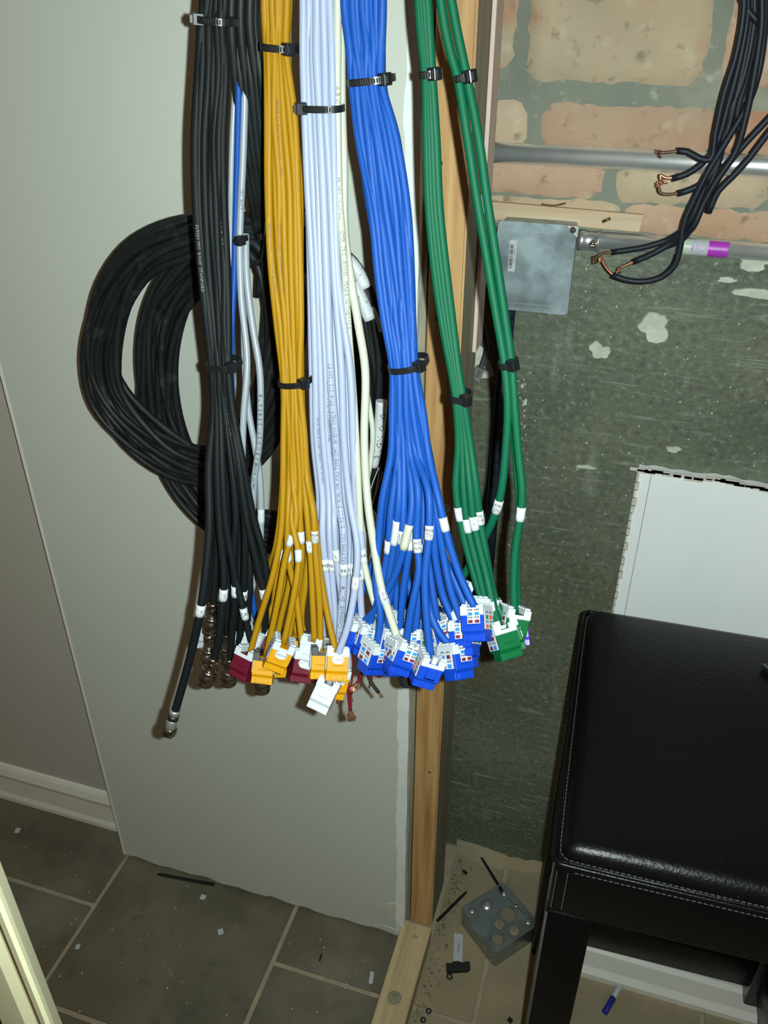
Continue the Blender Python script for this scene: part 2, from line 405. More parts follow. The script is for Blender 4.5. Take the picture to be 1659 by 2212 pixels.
rows = [(zA, zA+hA, [Xb(700, 100), Xb(1118, 100), (Xb(1142, 100), Xb(1528, 100)), (Xb(1568, 100), Xb(1900, 100))]),
        (Zb(330), Zb(228), [(Xb(900, 280), Xb(1142, 280)), (Xb(1172, 280), Xb(1545, 280)), (Xb(1562, 280), Xb(1900, 280))]),
        (Zb(436), Zb(352), [(Xb(900, 400), Xb(1302, 400)), (Xb(1332, 400), Xb(1662, 400)), (Xb(1690, 400), Xb(2000, 400))]),
        (Zb(502), Zb(440), [(Xb(900, 470), Xb(1340, 470)), (Xb(1346, 470), Xb(1800, 470))])]
k = 0
for z0, z1, bs in rows:
    for b in bs:
        if isinstance(b, tuple): brick(b[0], b[1], z0, z1, BRICKS[(k*3+1) % 4 if k != 4 else 0]); k += 1
for r in range(7):                    # courses above the frame
    z0 = zA+hA+.020+r*.105
    for c in range(8):
        x0 = -.45+(r % 2)*.09+c*.185; brick(x0, x0+.165, z0, z0+.085, random.choice(BRICKS))
# old mortar-grey brick remnant at the left of the top course
brick(Xb(1062, 100), Xb(1112, 100), zA+.012, zA+hA, BRICKS[1])
for (px, py, rx, rz) in ((1414, 708, .020, .017), (1295, 757, .0125, .011), (1632, 634, .030, .005), (1570, 604, .012, .003), (1632, 565, .020, .010),
                         (1392, 22, .010, .011), (1298, 30, .006, .008), (1237, 147, .008, .003), (1290, 90, .006, .006), (1455, 970, .010, .004), (1135, 868, .003, .004), (1129, 833, .002, .0025), (1265, 1008, .012, .003), (1015, 790, .026, .03)):
    p = W(px, py, YB); bm = bmesh.new(); blob(bm, (p.x, p.z), rx, rz, YB+.001 if py > 500 else YB-.006, 28, .003, .35); mesh_obj('plaster_patch', bm, PLAST, wb)
bm = bmesh.new()                      # crumbs of plaster stuck on the wall
for i in range(150):
    if i < 60: px, py = 1125+random.gauss(0, 8), 820+i*3.2
    else: px, py = random.uniform(1100, 1640), random.uniform(560, 1300)
    p = W(px, py, YB); s = random.uniform(.0004, .0014); blob(bm, (p.x, p.z), s, s*1.2, YB+.0005, 5, .0012, .3)
tag(mesh_obj('plaster_crumb', bm, PLAST, wb), kind='stuff')
bm = bmesh.new(); n_ = 90; rings = []
for i in range(n_+1):
    x = -.176+1.3*i/n_; a_ = .018+.008*math.sin(i*.35)+random.uniform(-.003, .003); b_ = .016+.006*math.sin(i*.5+1)+random.uniform(-.003, .003)
    rings.append([bm.verts.new((x, YB-a_, -.001)), bm.verts.new((x, YB-a_*.45, b_*.45+random.uniform(0, .002))), bm.verts.new((x, YB, b_))])
for p_, q_ in zip(rings, rings[1:]):
    for k_ in range(2): bm.faces.new((p_[k_], q_[k_], q_[k_+1], p_[k_+1])).smooth = True
mesh_obj('mortar_fillet', bm, TILED, wb)
# cream door casing at the near left corner
bm = bmesh.new(); x1, y1 = -.2166, .155
prof = []
for u_, v_ in ((-.012, .012), (-.003, .004), (-.0008, .0012), (-.0035, 0), (-.0085, 0), (-.0115, .0015), (-.0145, .0040), (-.0185, .0052), (-.024, .0045), (-.032, .0018), (-.060, .0010), (-.062, .016)):
    prof.append((x1+u_*1.02, y1+v_*1.02-u_*.29))
prism(bm, prof[::-1], 0, 2.2); o = mesh_obj('trim_5', bm, TRIM, None); tag(o, kind='structure')

# ------------------------------------------------------------------ conduits and metal box on the back wall
def cyl(bm, a, b, r, n=20, mi=0):
    a, b = Vector(a), Vector(b); d = (b-a); q = d.to_track_quat('Z', 'Y').to_matrix().to_4x4(); lathe(bm, [(r, 0), (r, d.length)], n, Matrix.Translation(a) @ q, mi)
YC = YB-.016
zc = W(1400, 346, YC).z
bm = bmesh.new(); cyl(bm, (-.6, YC, zc), (1.15, YC, zc), .0112, 28); tag(mesh_obj('conduit_pipe', bm, EMT), 'long bright steel conduit running across the bricks, upper of two', 'conduit')
zc2 = W(1400, 526, YC).z
t = empty('conduit_pipe', (0, YC, zc2), 'steel conduit with purple label leaving the metal box, lower of two', 'conduit')
bm = bmesh.new(); cyl(bm, (W(1292, 523, YC).x, 0, 0), (1.15, 0, 0), .0092, 28); mesh_obj('pipe', bm, EMT, t)
def band(xa, xb, m, r=.0094):
    bm = bmesh.new(); n = 16; A = []
    for i in range(n+1):
        th = math.radians(-150+i*130/n); A.append((math.cos(th)*r, math.sin(th)*r))
    va = [bm.verts.new((xa, a*0+y_, z_)) for (z_, y_), a in zip([(c, s) for c, s in A], [0]*(n+1))]
    vb = [bm.verts.new((xb, y_, z_)) for (z_, y_) in A]
    for i in range(n): bm.faces.new((va[i], vb[i], vb[i+1], va[i+1])).smooth = True
    return mesh_obj('pipe_label', bm, m, t)
xs = [W(x, 522, YC).x for x in (1478, 1494, 1532, 1576)]
band(xs[0], xs[1], mat('pale_green_label', s2l((190, 200, 185)), .4)); band(xs[1], xs[2], LABEL); band(xs[2], xs[3], PURL)
bm = bmesh.new()
def on_pipe(xc, size, text, flip=True):
    s = -1 if flip else 1
    def fn(x, y):
        th = math.radians(-82)+s*y/.0096; return Vector((xc+s*x, math.sin(th)*.0097, math.cos(th)*.0097))
    put_text(bm, text, size, fn)
on_pipe((xs[1]+xs[2])/2, .0085, 'allied'); mesh_obj('label_print', bm, PURL, t)
bm = bmesh.new(); on_pipe((xs[2]+xs[3])/2, .0035, '(1) conduit'); mesh_obj('label_print', bm, LABEL, t)
# compression connector
t = empty('conduit_connector', W(1275, 520, YC), 'silver screw connector joining lower conduit to the metal box', 'connector')
xa = W(1250, 520, YC).x-t.location.x; xb = W(1296, 520, YC).x-t.location.x
bm = bmesh.new(); M = Matrix.Rotation(math.pi/2, 4, 'Y')
lathe(bm, [(.0118, xa), (.0118, xa+.006), (.0108, xa+.007), (.0108, xb-.003), (.0125, xb-.002), (.0125, xb)], 24, M); mesh_obj('collar', bm, STEEL, t)
bm = bmesh.new(); M = Matrix.Translation((xb*.35, 0, .004)) @ Matrix.Rotation(math.radians(115), 4, 'X')
lathe(bm, [(.004, .009), (.004, .014), (.0025, .0150)], 14, M); box(bm, -.003, .003, -.0005, .0005, .0148, .0155, M=M); mesh_obj('set_screw', bm, CHROME, t)
# junction box
YJ = YB-.050
tl, tr, bl_, br_ = W(1076, 476, YJ), W(1248, 487, YJ), W(1068, 666, YJ), W(1226, 682, YJ)
t = empty('junction_box', (0, 0, 0), 'square galvanised junction box with blank cover and barcode sticker', 'electrical box')
x0, x1, z0, z1 = tl.x, tr.x, bl_.z, tl.z
bm = bmesh.new(); box(bm, x0+.003, x1-.003, YJ+.0025, YB-.001, z0+.003, z1-.003); mesh_obj('box_body', bm, GALV, t, bevel=.003)
c = .012
bm = bmesh.new(); prism(bm, [(x0, z0+.003), (x0+.003, z0), (x1-.003, z0), (x1, z0+.003), (x1, z1-c), (x1-c, z1), (x0+.003, z1), (x0, z1-.003)], YJ, YJ+.0015, axis='y')
mesh_obj('cover_plate', bm, GALV, t)
bm = bmesh.new(); prism(bm, [(x1-.013, z1-.001), (x1+.001, z1-.001), (x1+.001, z1-.013)], YJ+.0016, YJ+.006, axis='y'); mesh_obj('box_ear', bm, STEEL, t)
for (a, b) in ((x1-.0045, z1-.0045), (x0+.006, z0+.008)):
    bm = bmesh.new(); M = Matrix.Translation((a, YJ-.0004, b)) @ Matrix.Rotation(math.pi/2, 4, 'X')
    lathe(bm, [(.0036, -.001), (.0034, .0012), (.002, .0022)], 14, M); box(bm, -.003, .003, -.0005, .0005, .002, .0026, M=M); mesh_obj('cover_screw', bm, CHROME, t)
bm = bmesh.new(); box(bm, x0-.014, x0-.001, YB-.014, YB-.012, z0-.002, z0+.055); mesh_obj('mounting_flange', bm, GALV, t, bevel=.0006)
bm = bmesh.new(); box(bm, x0+.012, x1-.018, YJ-.0006, YJ, z0+.0085, z0+.0092); box(bm, x0+.012, x1-.03, YJ-.0006, YJ, z1-.0105, z1-.010); mesh_obj('pressed_rib', bm, STEEL, t)
s0 = W(1110, 518, YJ); s1 = W(1104, 586, YJ)
bm = bmesh.new(); xm = (s0.x+s1.x)/2; box(bm, xm-.0042, xm+.0042, YJ-.0006, YJ-.0001, s1.z, s0.z); stk = mesh_obj('barcode_sticker', bm, LABEL, t, bevel=.0001)
bm = bmesh.new(); z = s1.z+.004
while z < s0.z-.005:
    h_ = random.choice((.0004, .0007, .0011)); box(bm, xm-.0034, xm+.0006, YJ-.0008, YJ-.0007, z, z+h_); z += h_+random.choice((.0006, .0009))
def fn(x, y): return Vector((xm+.0022-y, YJ-.0008, (s0.z+s1.z)/2+x))
put_text(bm, '7 85991 00452 5', .0026, fn); mesh_obj('barcode', bm, INK, stk)
# wooden block behind the box
a, b = W(1060, 440, YB-.014), W(1384, 503, YB-.014)
bm = bmesh.new(); prism(bm, [(a.x-.02, b.z+.004), (b.x-.0015, b.z+.001), (b.x, a.z-.001), (a.x-.02, a.z+.003)], YB-.016, YB-.0085, axis='y')
wbk = tag(mesh_obj('wood_block', bm, WOODX, bevel=.0008), 'thin pale pine board above the metal box', 'board')
bm = bmesh.new(); q = W(1310, 475, YB-.016); cyl(bm, q+Vector((-.004, -.0015, -.002)), q+Vector((.004, -.0025, .0025)), .0017, 10); mesh_obj('nail', bm, COPD, wbk)
bm = bmesh.new(); pth = Path([W(1170, 441, YB-.018), W(1195, 444, YB-.018), W(1222, 439, YB-.018)], .002); tube(bm, pth, .0011, 6)
mesh_obj('glue_dribble', bm, COPD, wbk)
# dark vertical conduit
bm = bmesh.new(); p = W(1072, 1000, YB-.012); cyl(bm, (p.x, YB-.012, W(1044, 1300, YB-.012).z), (p.x, YB-.012, z0+.004), .0088, 20)
tag(mesh_obj('conduit_pipe', bm, IRON), 'dark blue vertical conduit dropping below the metal box', 'conduit')
# grey lead with modular plug beside the stud
def W_(pts): return [W(*q) for q in pts]
pth = Path(W_([(1015, 560, .985), (1024, 640, .985), (1044, 700, .985), (1051, 755, .985), (1044, 782, .985), (1038, 797, .985)]), .004)
t = empty('phone_lead', pth.p[-1], 'slate grey lead with clear modular plug hanging beside wooden stud', 'cable')
bm = bmesh.new(); tube(bm, pth, .0032, 9, pth.p[-1], flat=.7); mesh_obj('cable_jacket', bm, DGY, t)
bm = bmesh.new(); box(bm, -.0058, .0058, -.004, .004, -.016, .002); box(bm, -.0025, .0025, -.0065, -.004, -.012, .000)
o = mesh_obj('modular_plug', bm, J_CLR, t, bevel=.0007); o.rotation_euler = (0, .35, 0)
# drywall offcut leaning on the concrete
a = W(1380, 1012, YB-.014); bm = bmesh.new(); poly = [(a.x, .0), (a.x, a.z)]; x = a.x; z = a.z
while x < a.x+.42: x += random.uniform(.006, .016); z += .001*random.uniform(-.5, .9)-(.0002); poly.append((x, z+random.uniform(-.0028, .0028)))
poly += [(x, 0)]
prism(bm, poly, YB-.014, YB-.001, axis='y'); dw = tag(mesh_obj('drywall_piece', bm, DRYW), 'white drywall sheet with broken top edge on the concrete wall behind the stool', 'drywall')
bm = bmesh.new(); 
for i in range(1, len(poly)-3):
    x_, z_ = poly[i]; s = random.uniform(.002, .005); box(bm, x_-.011, x_+.012, YB-.0155, YB-.0135, z_-s-.001, z_+.0008)
for i in range(26):
    z_ = a.z-.02-i*.012; box(bm, a.x-.0012, a.x+random.uniform(.001, .005), YB-.0155, YB-.0135, z_, z_+.013)
mesh_obj('torn_edge', bm, GYP, dw)
bm = bmesh.new(); box(bm, a.x+.0165, a.x+.0171, YB-.0143, YB-.0139, .4, a.z-.006); mesh_obj('pencil_line', bm, DINK, dw)

# ------------------------------------------------------------------ cables
CABR = {}
def mk_cable(name, label, pts, r, m, cat='cable', group=None, n=9, step=.008):
    P = Path(pts, step); e = P.p[-1].copy()
    t = empty(name, e, label, cat, group); bm = bmesh.new(); tube(bm, P, r, n, e); mesh_obj('cable_jacket', bm, m, t)
    t['r'] = r
    return t, P
def sleeve(t, P, py, text=None, ln=.012, r=None, m=None, size=None, ang=0., ink=None):
    r = (r or t['r'])*1.07+.0001; s = P.near(py); off = t.location; bm = bmesh.new(); tube(bm, P, r, 12, off, s0=s-ln/2, s1=s+ln/2)
    o = mesh_obj('wrap_label', bm, m or LABEL, t)
    if text:
        bm = bmesh.new(); lines = text.split('/')
        for i, tx in enumerate(lines):
            sz = size or min(.0042, .0085/max(1, len(tx))*1.6)
            wrap_text(bm, P, s+(i-(len(lines)-1)/2)*sz*.95, r+.00015, tx, sz, 'around', off, ang)
        mesh_obj('label_print', bm, ink or INK, o)
def print_on(t, P, py, text, size=.0032, mode='down', ang=0., m=None):
    bm = bmesh.new(); wrap_text(bm, P, P.near(py), t['r']+.00012, text, size, mode, t.location, ang); mesh_obj('jacket_print', bm, m or INK, t)

# ---- keystone jack: local origin = cable entry, body hangs along -Z
def jack_meshes(style):
    w_, d_, l_ = .0158, .0185, .0235
    body, cap, stick = bmesh.new(), bmesh.new(), bmesh.new()
    col = {'blue': J_BLUE, 'yellow': J_YEL, 'maroon': J_MAR, 'green': J_GRN, 'white': J_WHI, 'grey': J_GRY, 'purple': J_PUR, 'yellowblack': J_YEL}[style]
    h = w_/2
    # side profile (y,z): stepped nose with latch ramp at the rear
    prof = [(-d_/2, -.003), (-d_/2, -.0165), (-d_/2+.0022, -.0185), (-d_/2+.0022, -l_), (d_/2-.004, -l_), (d_/2-.004, -.0180), (d_/2, -.0160), (d_/2, -.003)]
    prism(body, prof, -h, h, axis='x')
    box(body, -.0035, .0035, d_/2-.002, d_/2+.0028, -.014, -.0125); box(body, -.0035, .0035, d_/2+.0012, d_/2+.0028, -.0145, -.006)
    box(body, -.004, .004, -d_/2-.0008, -d_/2+.001, -.0130, -.0122)          # front latch lip
    box(body, -.0052, .0052, -d_/2+.0016, -d_/2+.003, -.0228, -.0190)
    bmesh.ops.bevel(body, geom=list(body.edges), offset=.00035, segments=1, affect='EDGES')
    # punch-down cap: two IDC towers either side of a channel for the cable
    for s in (-1, 1):
        xa, xb = sorted((s*.0032, s*(h+.0004)))
        box(cap, xa, xb, -d_/2-.0003, d_/2+.0003, -.0062, .0002)
        for k_ in range(4):
            yk = -d_/2+.0018+k_*.0043; box(cap, xa+(.0008 if s > 0 else .0002), xb-(.0002 if s > 0 else .0008), yk, yk+.0026, .0002, .0016)
    box(cap, -.0033, .0033, -d_/2-.0003, d_/2+.0003, -.0062, -.0034); box(cap, -.0018, .0018, d_/2-.004, d_/2, -.0034, .0018)
    bmesh.ops.bevel(cap, geom=list(cap.edges), offset=.0003, segments=1, affect='EDGES')
    # wiring stickers on both sides (and a small one on the front)
    if style in ('blue', 'yellowblack', 'green', 'yellow'):
        for s in (-1, 1):
            X = s*(h+.00055); x0_, x1_ = sorted((X, X-s*.0004))
            box(stick, x0_, x1_, -.0070, .0070, -.0155, -.0028, 0)
            for r_ in range(4):
                for c_ in range(2):
                    txt = r_ % 2; mi = 5 if txt else ((1, 2, 2, 1)[(r_//2)*2+c_] if s > 0 else (3, 4, 4, 3)[(r_//2)*2+c_])
                    y_ = -.0052+c_*.0062; z_ = -.0150+r_*.0031
                    x0q, x1q = sorted((X+s*.0001, X-s*.0002))
                    if txt:
                        for q in (0, .0016, .0030): box(stick, x0q, x1q, y_+q, y_+q+.0007, z_+.0008, z_+.0021, 5)
                    else: box(stick, x0q, x1q, y_, y_+.0040, z_, z_+.0026, mi)
        if style == 'blue':               # front face sticker
            Yf = -d_/2-.00035; box(stick, -.0030, .0060, Yf, Yf+.0003, -.0118, -.0012, 0)
            for r_ in range(4):
                for c_ in range(2):
                    x_ = -.0024+c_*.0048; z_ = -.0114+r_*.0025
                    if r_ % 2:
                        for q in (0, .0013, .0024): box(stick, x_+q, x_+q+.0006, Yf-.0002, Yf, z_+.0006, z_+.0018, 5)
                    else: box(stick, x_, x_+.0032, Yf-.0002, Yf, z_, z_+.0021, 4 if r_ == 0 else 3)
    # printed legend on top of the cap
    for s in (-1, 1):
        for k_ in range(5):
            y_ = -.0072+k_*.0030; box(stick, s*.0055-.0014, s*.0055+.0014, y_, y_+.0006, .00165, .00175, 5)
    ms = []
    def mk(nm, b_, mm):
        me = bpy.data.meshes.new(nm); b_.to_mesh(me); b_.free()
        for q in mm: me.materials.append(q)
        return me
    bcol = [col]
    capm = {'yellowblack': J_BLK, 'grey': J_CLR}.get(style, J_WHI)
    return (mk('keystone_jack', body, bcol), mk('punch_down_cap', cap, [capm]), mk('wiring_sticker', stick, [LABEL, S_OR, S_GR, S_BL, S_BR, INK]))
JM = {}
def jack(t, P, style, rot=0., tilt=None, lean=None, brandtag=False, scale=1.1, d=None):
    if style not in JM: JM[style] = jack_meshes(style)
    d = d or (P.t[-1]*.5+Vector((0, -.42, -.5))).normalized(); zax = -d
    tilt = random.uniform(-14, 12) if tilt is None else tilt; lean = random.uniform(-15, 15) if lean is None else lean
    xax = (RT-zax*RT.dot(zax)).normalized(); yax = zax.cross(xax)
    rot += random.uniform(-10, 10)
    M = Matrix((xax, yax, zax)).transposed().to_4x4() @ Matrix.Rotation(math.radians(rot), 4, 'Z')
    M = M @ Matrix.Rotation(math.radians(tilt), 4, 'X') @ Matrix.Rotation(math.radians(lean), 4, 'Y') @ Matrix.Scale(scale, 4) @ Matrix.Translation((0, 0, .0036))
    body = bpy.data.objects.new('keystone_jack', JM[style][0]); C.objects.link(body); body.parent = t; body.matrix_local = M
    if style == 'yellowblack': body['label'] = 'yellow and black jack'
    else: body['label'] = style+' jack'
    for nm, me in zip(('punch_down_cap', 'wiring_sticker'), JM[style][1:]):
        o = bpy.data.objects.new(nm, me); C.objects.link(o); o.parent = body
    if brandtag:
        bm = bmesh.new(); Yf = -.0185/2-.0006
        prism(bm, [(.0046*math.cos(a_*math.pi/8), -.0085+.0030*math.sin(a_*math.pi/8)) for a_ in range(16)], Yf, Yf+.0004, axis='y', mi=0)
        put_text(bm, brandtag, .0021, lambda x, y: Vector((x, Yf-.0002, -.0085+y)), 1); mesh_obj('jack_tag', bm, [LABEL, INK], body)
    return body

# ---- metal connectors
def bnc(t, P, d=None):
    d = d or P.t[-1]; q = (d).to_track_quat('Z', 'Y').to_matrix().to_4x4()
    bm = bmesh.new(); lathe(bm, [(.0034, -.002), (.0044, -.002), (.0046, 0), (.0046, .004), (.0040, .0045), (.0044, .005), (.0040, .0058), (.0044, .0066), (.0040, .0074), (.0044, .0082), (.0040, .009), (.0050, .010), (.0050, .012)], 18, q)
    mesh_obj('crimp_collar', bm, CHROME, t)
    bm = bmesh.new(); prof = [(.0050, .012), (.0070, .0125), (.0074, .014), (.0064, .0155), (.0064, .0165), (.0074, .0175), (.0074, .024), (.0066, .025), (.0066, .0262), (.0072, .027), (.0072, .0295), (.0060, .0300)]
    lathe(bm, prof, 22, q, cap=False)
    lathe(bm, [(.0060, .0300), (.0056, .0230), (.0001, .0230)], 22, q, cap=False)
    lathe(bm, [(.0012, .023), (.0010, .0285)], 8, q)
    mesh_obj('bayonet_shell', bm, CHROME, t)
    bm = bmesh.new()
    for k_ in range(22):
        a = 2*math.pi*k_/22; M = q @ Matrix.Rotation(a, 4, 'Z'); box(bm, .0072, .0077, -.0004, .0004, .0178, .0236, M=M)
    mesh_obj('knurling', bm, CHROME, t)

# ---- zip tie
def ziptie(pL, pR, Y, depth, side, label, rows=2, tail=.0018, ww=.0044):
    A, B = W(pL[0], pL[1], Y), W(pR[0], pR[1], Y); c0 = (A+B)/2; R = (B-A); a = R.length/2-.0012; R.normalize()
    D = Vector((0, 1, 0)); D = (D-R*D.dot(R)).normalized(); U = R.cross(D)
    c0 = c0+D*(depth/2-.002); b = depth/2+.002
    t = empty('zip_tie', c0, label, 'zip tie', 'black zip ties around the hanging cable bundles'); bm = bmesh.new(); n = 40
    def P_(th, e): 
        ct, st = math.cos(th), math.sin(th); k_ = .8
        return R*((a+e)*math.copysign(abs(ct)**k_, ct))+D*((b+e)*math.copysign(abs(st)**k_, st))
    rings = []
    for i in range(n):
        th = 2*math.pi*i/n; rings.append([bm.verts.new(P_(th, e)+U*u) for e, u in ((0, -ww/2), (.0012, -ww/2), (.0012, ww/2), (0, ww/2))])
    for i in range(n):
        p_, q_ = rings[i], rings[(i+1) % n]
        for j in range(4): bm.faces.new((p_[j], q_[j], q_[(j+1) % 4], p_[(j+1) % 4]))
    mesh_obj('strap', bm, TIE, t)
    bm = bmesh.new()                       # ratchet teeth seen on the front of the strap
    for i in range(int(a*2/.0016)):
        x = -a*.75+i*.0016
        if x > a*.7: break
        base = -D*(b+.0012); k_ = max(0, 1-(abs(x)/a)**2.5)**.4; base = -D*((b)*k_+.0012)
        M = Matrix.Translation(R*x+base) @ Matrix((R, D, U)).transposed().to_4x4(); box(bm, -.0004, .0004, -.0004, .0002, -ww*.32, ww*.32, M=M)
    mesh_obj('ratchet_teeth', bm, TIE, t)
    s = 1 if side == 'R' else -1; bm = bmesh.new()
    ph = R*(s*(a*.90))-D*(b*.45+.001); M = Matrix.Translation(ph) @ Matrix((R, D, U)).transposed().to_4x4() @ Matrix.Rotation(-s*.6 if s > 0 else .6, 4, 'Z')
    box(bm, -.0038, .0038, -.0052, .0012, -.0038, .0038, M=M); bmesh.ops.bevel(bm, geom=list(bm.edges), offset=.0005, segments=1, affect='EDGES')
    box(bm, -.0016, .0016, -.0056, -.0050, -.0026, .0026, M=M); mesh_obj('locking_head', bm, TIE, t)
    bm = bmesh.new(); box(bm, s*.0036 if s > 0 else -.0036-tail, .0036+tail if s > 0 else -.0036, -.0036, -.0024, -ww/2, ww/2, M=M); mesh_obj('cut_tail', bm, TIE, t)
    return t

# ---- bundle engine: stations (y, xL, xR, Y); each cable keeps a slot across the bundle and a row in depth
def top_up(p, k=0.):      # continue a cable from the frame's top up to the ceiling
    return [Vector((p.x+k, p.y+.01, CEIL+.005)), Vector((p.x+k*.6, p.y+.005, 1.95)), Vector((p.x+k*.2, p.y, 1.62))]
def slot_path(stations, u, row, r, jit, rnd):
    pts = []
    for i, (y, xl, xr, Y) in enumerate(stations):
        t_ = Y/ray((xl+xr)/2, y).y; rp = r*F/t_
        uu = min(1, max(0, u+rnd.uniform(-jit, jit)*(0 if i in (0,) else 1)))
        x = xl+rp+uu*max(0, xr-xl-2*rp)
        pts.append(W(x, y, Y+row*r*1.75+rnd.uniform(-.3, .3)*r*(1 if jit else 0)))
    return top_up(pts[0])+pts

PGREY = mat('grey_print', s2l((112, 118, 118)), .5)
# ===== black coaxial bundle
BK = [(-100, 432, 494, .600), (20, 428, 495, .598), (45, 424, 494, .597), (150, 419, 497, .590), (300, 411, 492, .580), (450, 410, 493, .568), (600, 424, 500, .556), (700, 436, 502, .548), (792, 447, 504, .540), (880, 452, 512, .534)]
rnd = random.Random(3)
black = [  # u, row, lower points, kind, r, label y/text, description
 (.02, 0, [(452, 1000, .520), (452, 1150, .500), (436, 1300, .480), (408, 1430, .468), (378, 1537, .455)], 'F', .0037, (1316, '1'), 'thick black coaxial cable with silver screw connector, label 1, longest and leftmost'),
 (.20, 1, [(462, 1000, .535), (470, 1140, .530), (466, 1230, .525), (460, 1306, .520)], 'bnc', .0031, None, 'black coaxial cable ending highest of the bayonet plugs, left of label 2'),
 (.16, 0, [(470, 1000, .520), (474, 1120, .510), (484, 1250, .500), (478, 1330, .492), (470, 1395, .488), (461, 1424, .486)], 'bnc', .0034, (1276, '2'), 'black coaxial cable with label 2 and nickel bayonet plug'),
 (.30, 1, [(475, 1000, .54), (465, 1150, .535), (455, 1290, .525), (452, 1375, .515)], 'bnc', .0031, None, 'black coaxial cable ending in the bayonet plug at the far left, mid height'),
 (.38, 0, [(480, 1000, .520), (488, 1130, .51), (508, 1260, .505), (500, 1380, .500), (497, 1425, .50)], 'bnc', .0032, (1283, 'C'), 'black coaxial cable labelled C ending in an upright bayonet plug'),
 (.55, 1, [(495, 1000, .54), (500, 1140, .54), (492, 1280, .53), (492, 1372, .525)], 'bnc', .0031, None, 'black coaxial cable whose bayonet plug sits behind the one labelled C'),
 (.60, 0, [(500, 1000, .520), (510, 1120, .512), (505, 1220, .508), (528, 1325, .50), (545, 1398, .495)], None, .0030, (1322, 'CAM'), 'black coaxial cable with CAM label reaching behind the yellow jacks'),
 (.72, 0, [(510, 1000, .520), (528, 1120, .515), (527, 1270, .510), (517, 1400, .51)], None, .0030, (1284, 'BR'), 'black coaxial cable labelled BR'),
 (.88, 0, [(516, 1000, .520), (533, 1120, .512), (556, 1220, .508), (572, 1300, .505), (568, 1440, .505)], 'bnc', .0031, (1288, 'CA'), 'black coaxial cable with CA label and bayonet plug under the yellow jacks'),
 (.98, 0, [(524, 1000, .522), (548, 1120, .518), (570, 1200, .515), (580, 1290, .512), (585, 1380, .512)], None, .0030, None, 'black coaxial cable at the right edge of its bundle crossing to the yellow one'),
 (.45, 1, [(488, 1000, .54), (490, 1150, .535), (480, 1290, .53), (478, 1400, .525)], None, .0031, None, None),
 (.68, 1, [(505, 1000, .54), (520, 1150, .54), (515, 1270, .53), (512, 1360, .525)], None, .0030, None, None),
 (.80, 1, [(512, 1000, .54), (535, 1150, .54), (540, 1250, .53), (535, 1340, .525)], None, .0030, None, None),
 (.06, 1, [(458, 1000, .54), (460, 1130, .54), (474, 1240, .53), (488, 1350, .525)], None, .0031, None, None)]
for u, row, low, kind, r, lab, desc in black:
    pts = slot_path(BK, u, row, r, .05, rnd)+W_(low)
    t, P = mk_cable('coaxial_cable', desc or 'black coaxial cable in the rear layer of the black bundle, its end hidden', pts, r, BLACK, group='black coaxial cables in the left bundle')
    if kind == 'bnc': bnc(t, P)
    if kind == 'F':
        q = P.t[-1].to_track_quat('Z', 'Y').to_matrix().to_4x4(); bm = bmesh.new()
        lathe(bm, [(.0040, -.002), (.0048, -.0015), (.0048, .0035)], 20, q); mesh_obj('crimp_sleeve', bm, STEEL, t)
        bm = bmesh.new(); lathe(bm, [(.00485, .0035), (.00485, .0085)], 20, q); mesh_obj('colour_band', bm, J_BLK, t)
        bm = bmesh.new(); lathe(bm, [(.0048, .0085), (.0050, .009), (.0050, .0165), (.0046, .0170)], 20, q); mesh_obj('barrel', bm, STEEL, t)
        bm = bmesh.new(); lathe(bm, [(.0062, .0172), (.0066, .0180), (.0066, .0235), (.0060, .0242), (.0060, .0255), (.0045, .0255), (.0045, .019)], 6, q); mesh_obj('hex_nut', bm, CHROME, t)
    if lab: sleeve(t, P, lab[0], lab[1], ln=.0105, size=.0046, ang=.25)
    if u in (.02,): print_on(t, P, 560, 'F6TSSV 77C  ROHS  STANDARD', .0034, 'down', -.3, PGREY)
    if u in (.88,): print_on(t, P, 500, 'COAXIAL  75C', .0034, 'down',   .1, PGREY)
    if u in (.72,): print_on(t, P, 900, 'E1724  SHIELDED  CMR', .003, 'down', .0, DINK)
# ===== dull black feeders going over into the coil
for i in range(6):
    x0 = 500+i*10; pts = [W(x0, -60, .635+.006*(i % 2)), W(x0, 60, .635+.006*(i % 2)), W(x0+8+i, 160, .64), W(x0+22+i, 300, .65), W(x0+42, 420, .665), W(x0+56, 500, .685), W(x0+62, 560, .70), W(x0+60, 640, .705)]
    mk_cable('feeder_cable', ('leftmost', 'second from the left', 'third from the left', 'third from the right', 'second from the right', 'rightmost')[i]+' dull black cable slanting down behind the yellow bundle into the coil', top_up(pts[0])+pts, .0036, BLACKD, group='black cables feeding the coil')
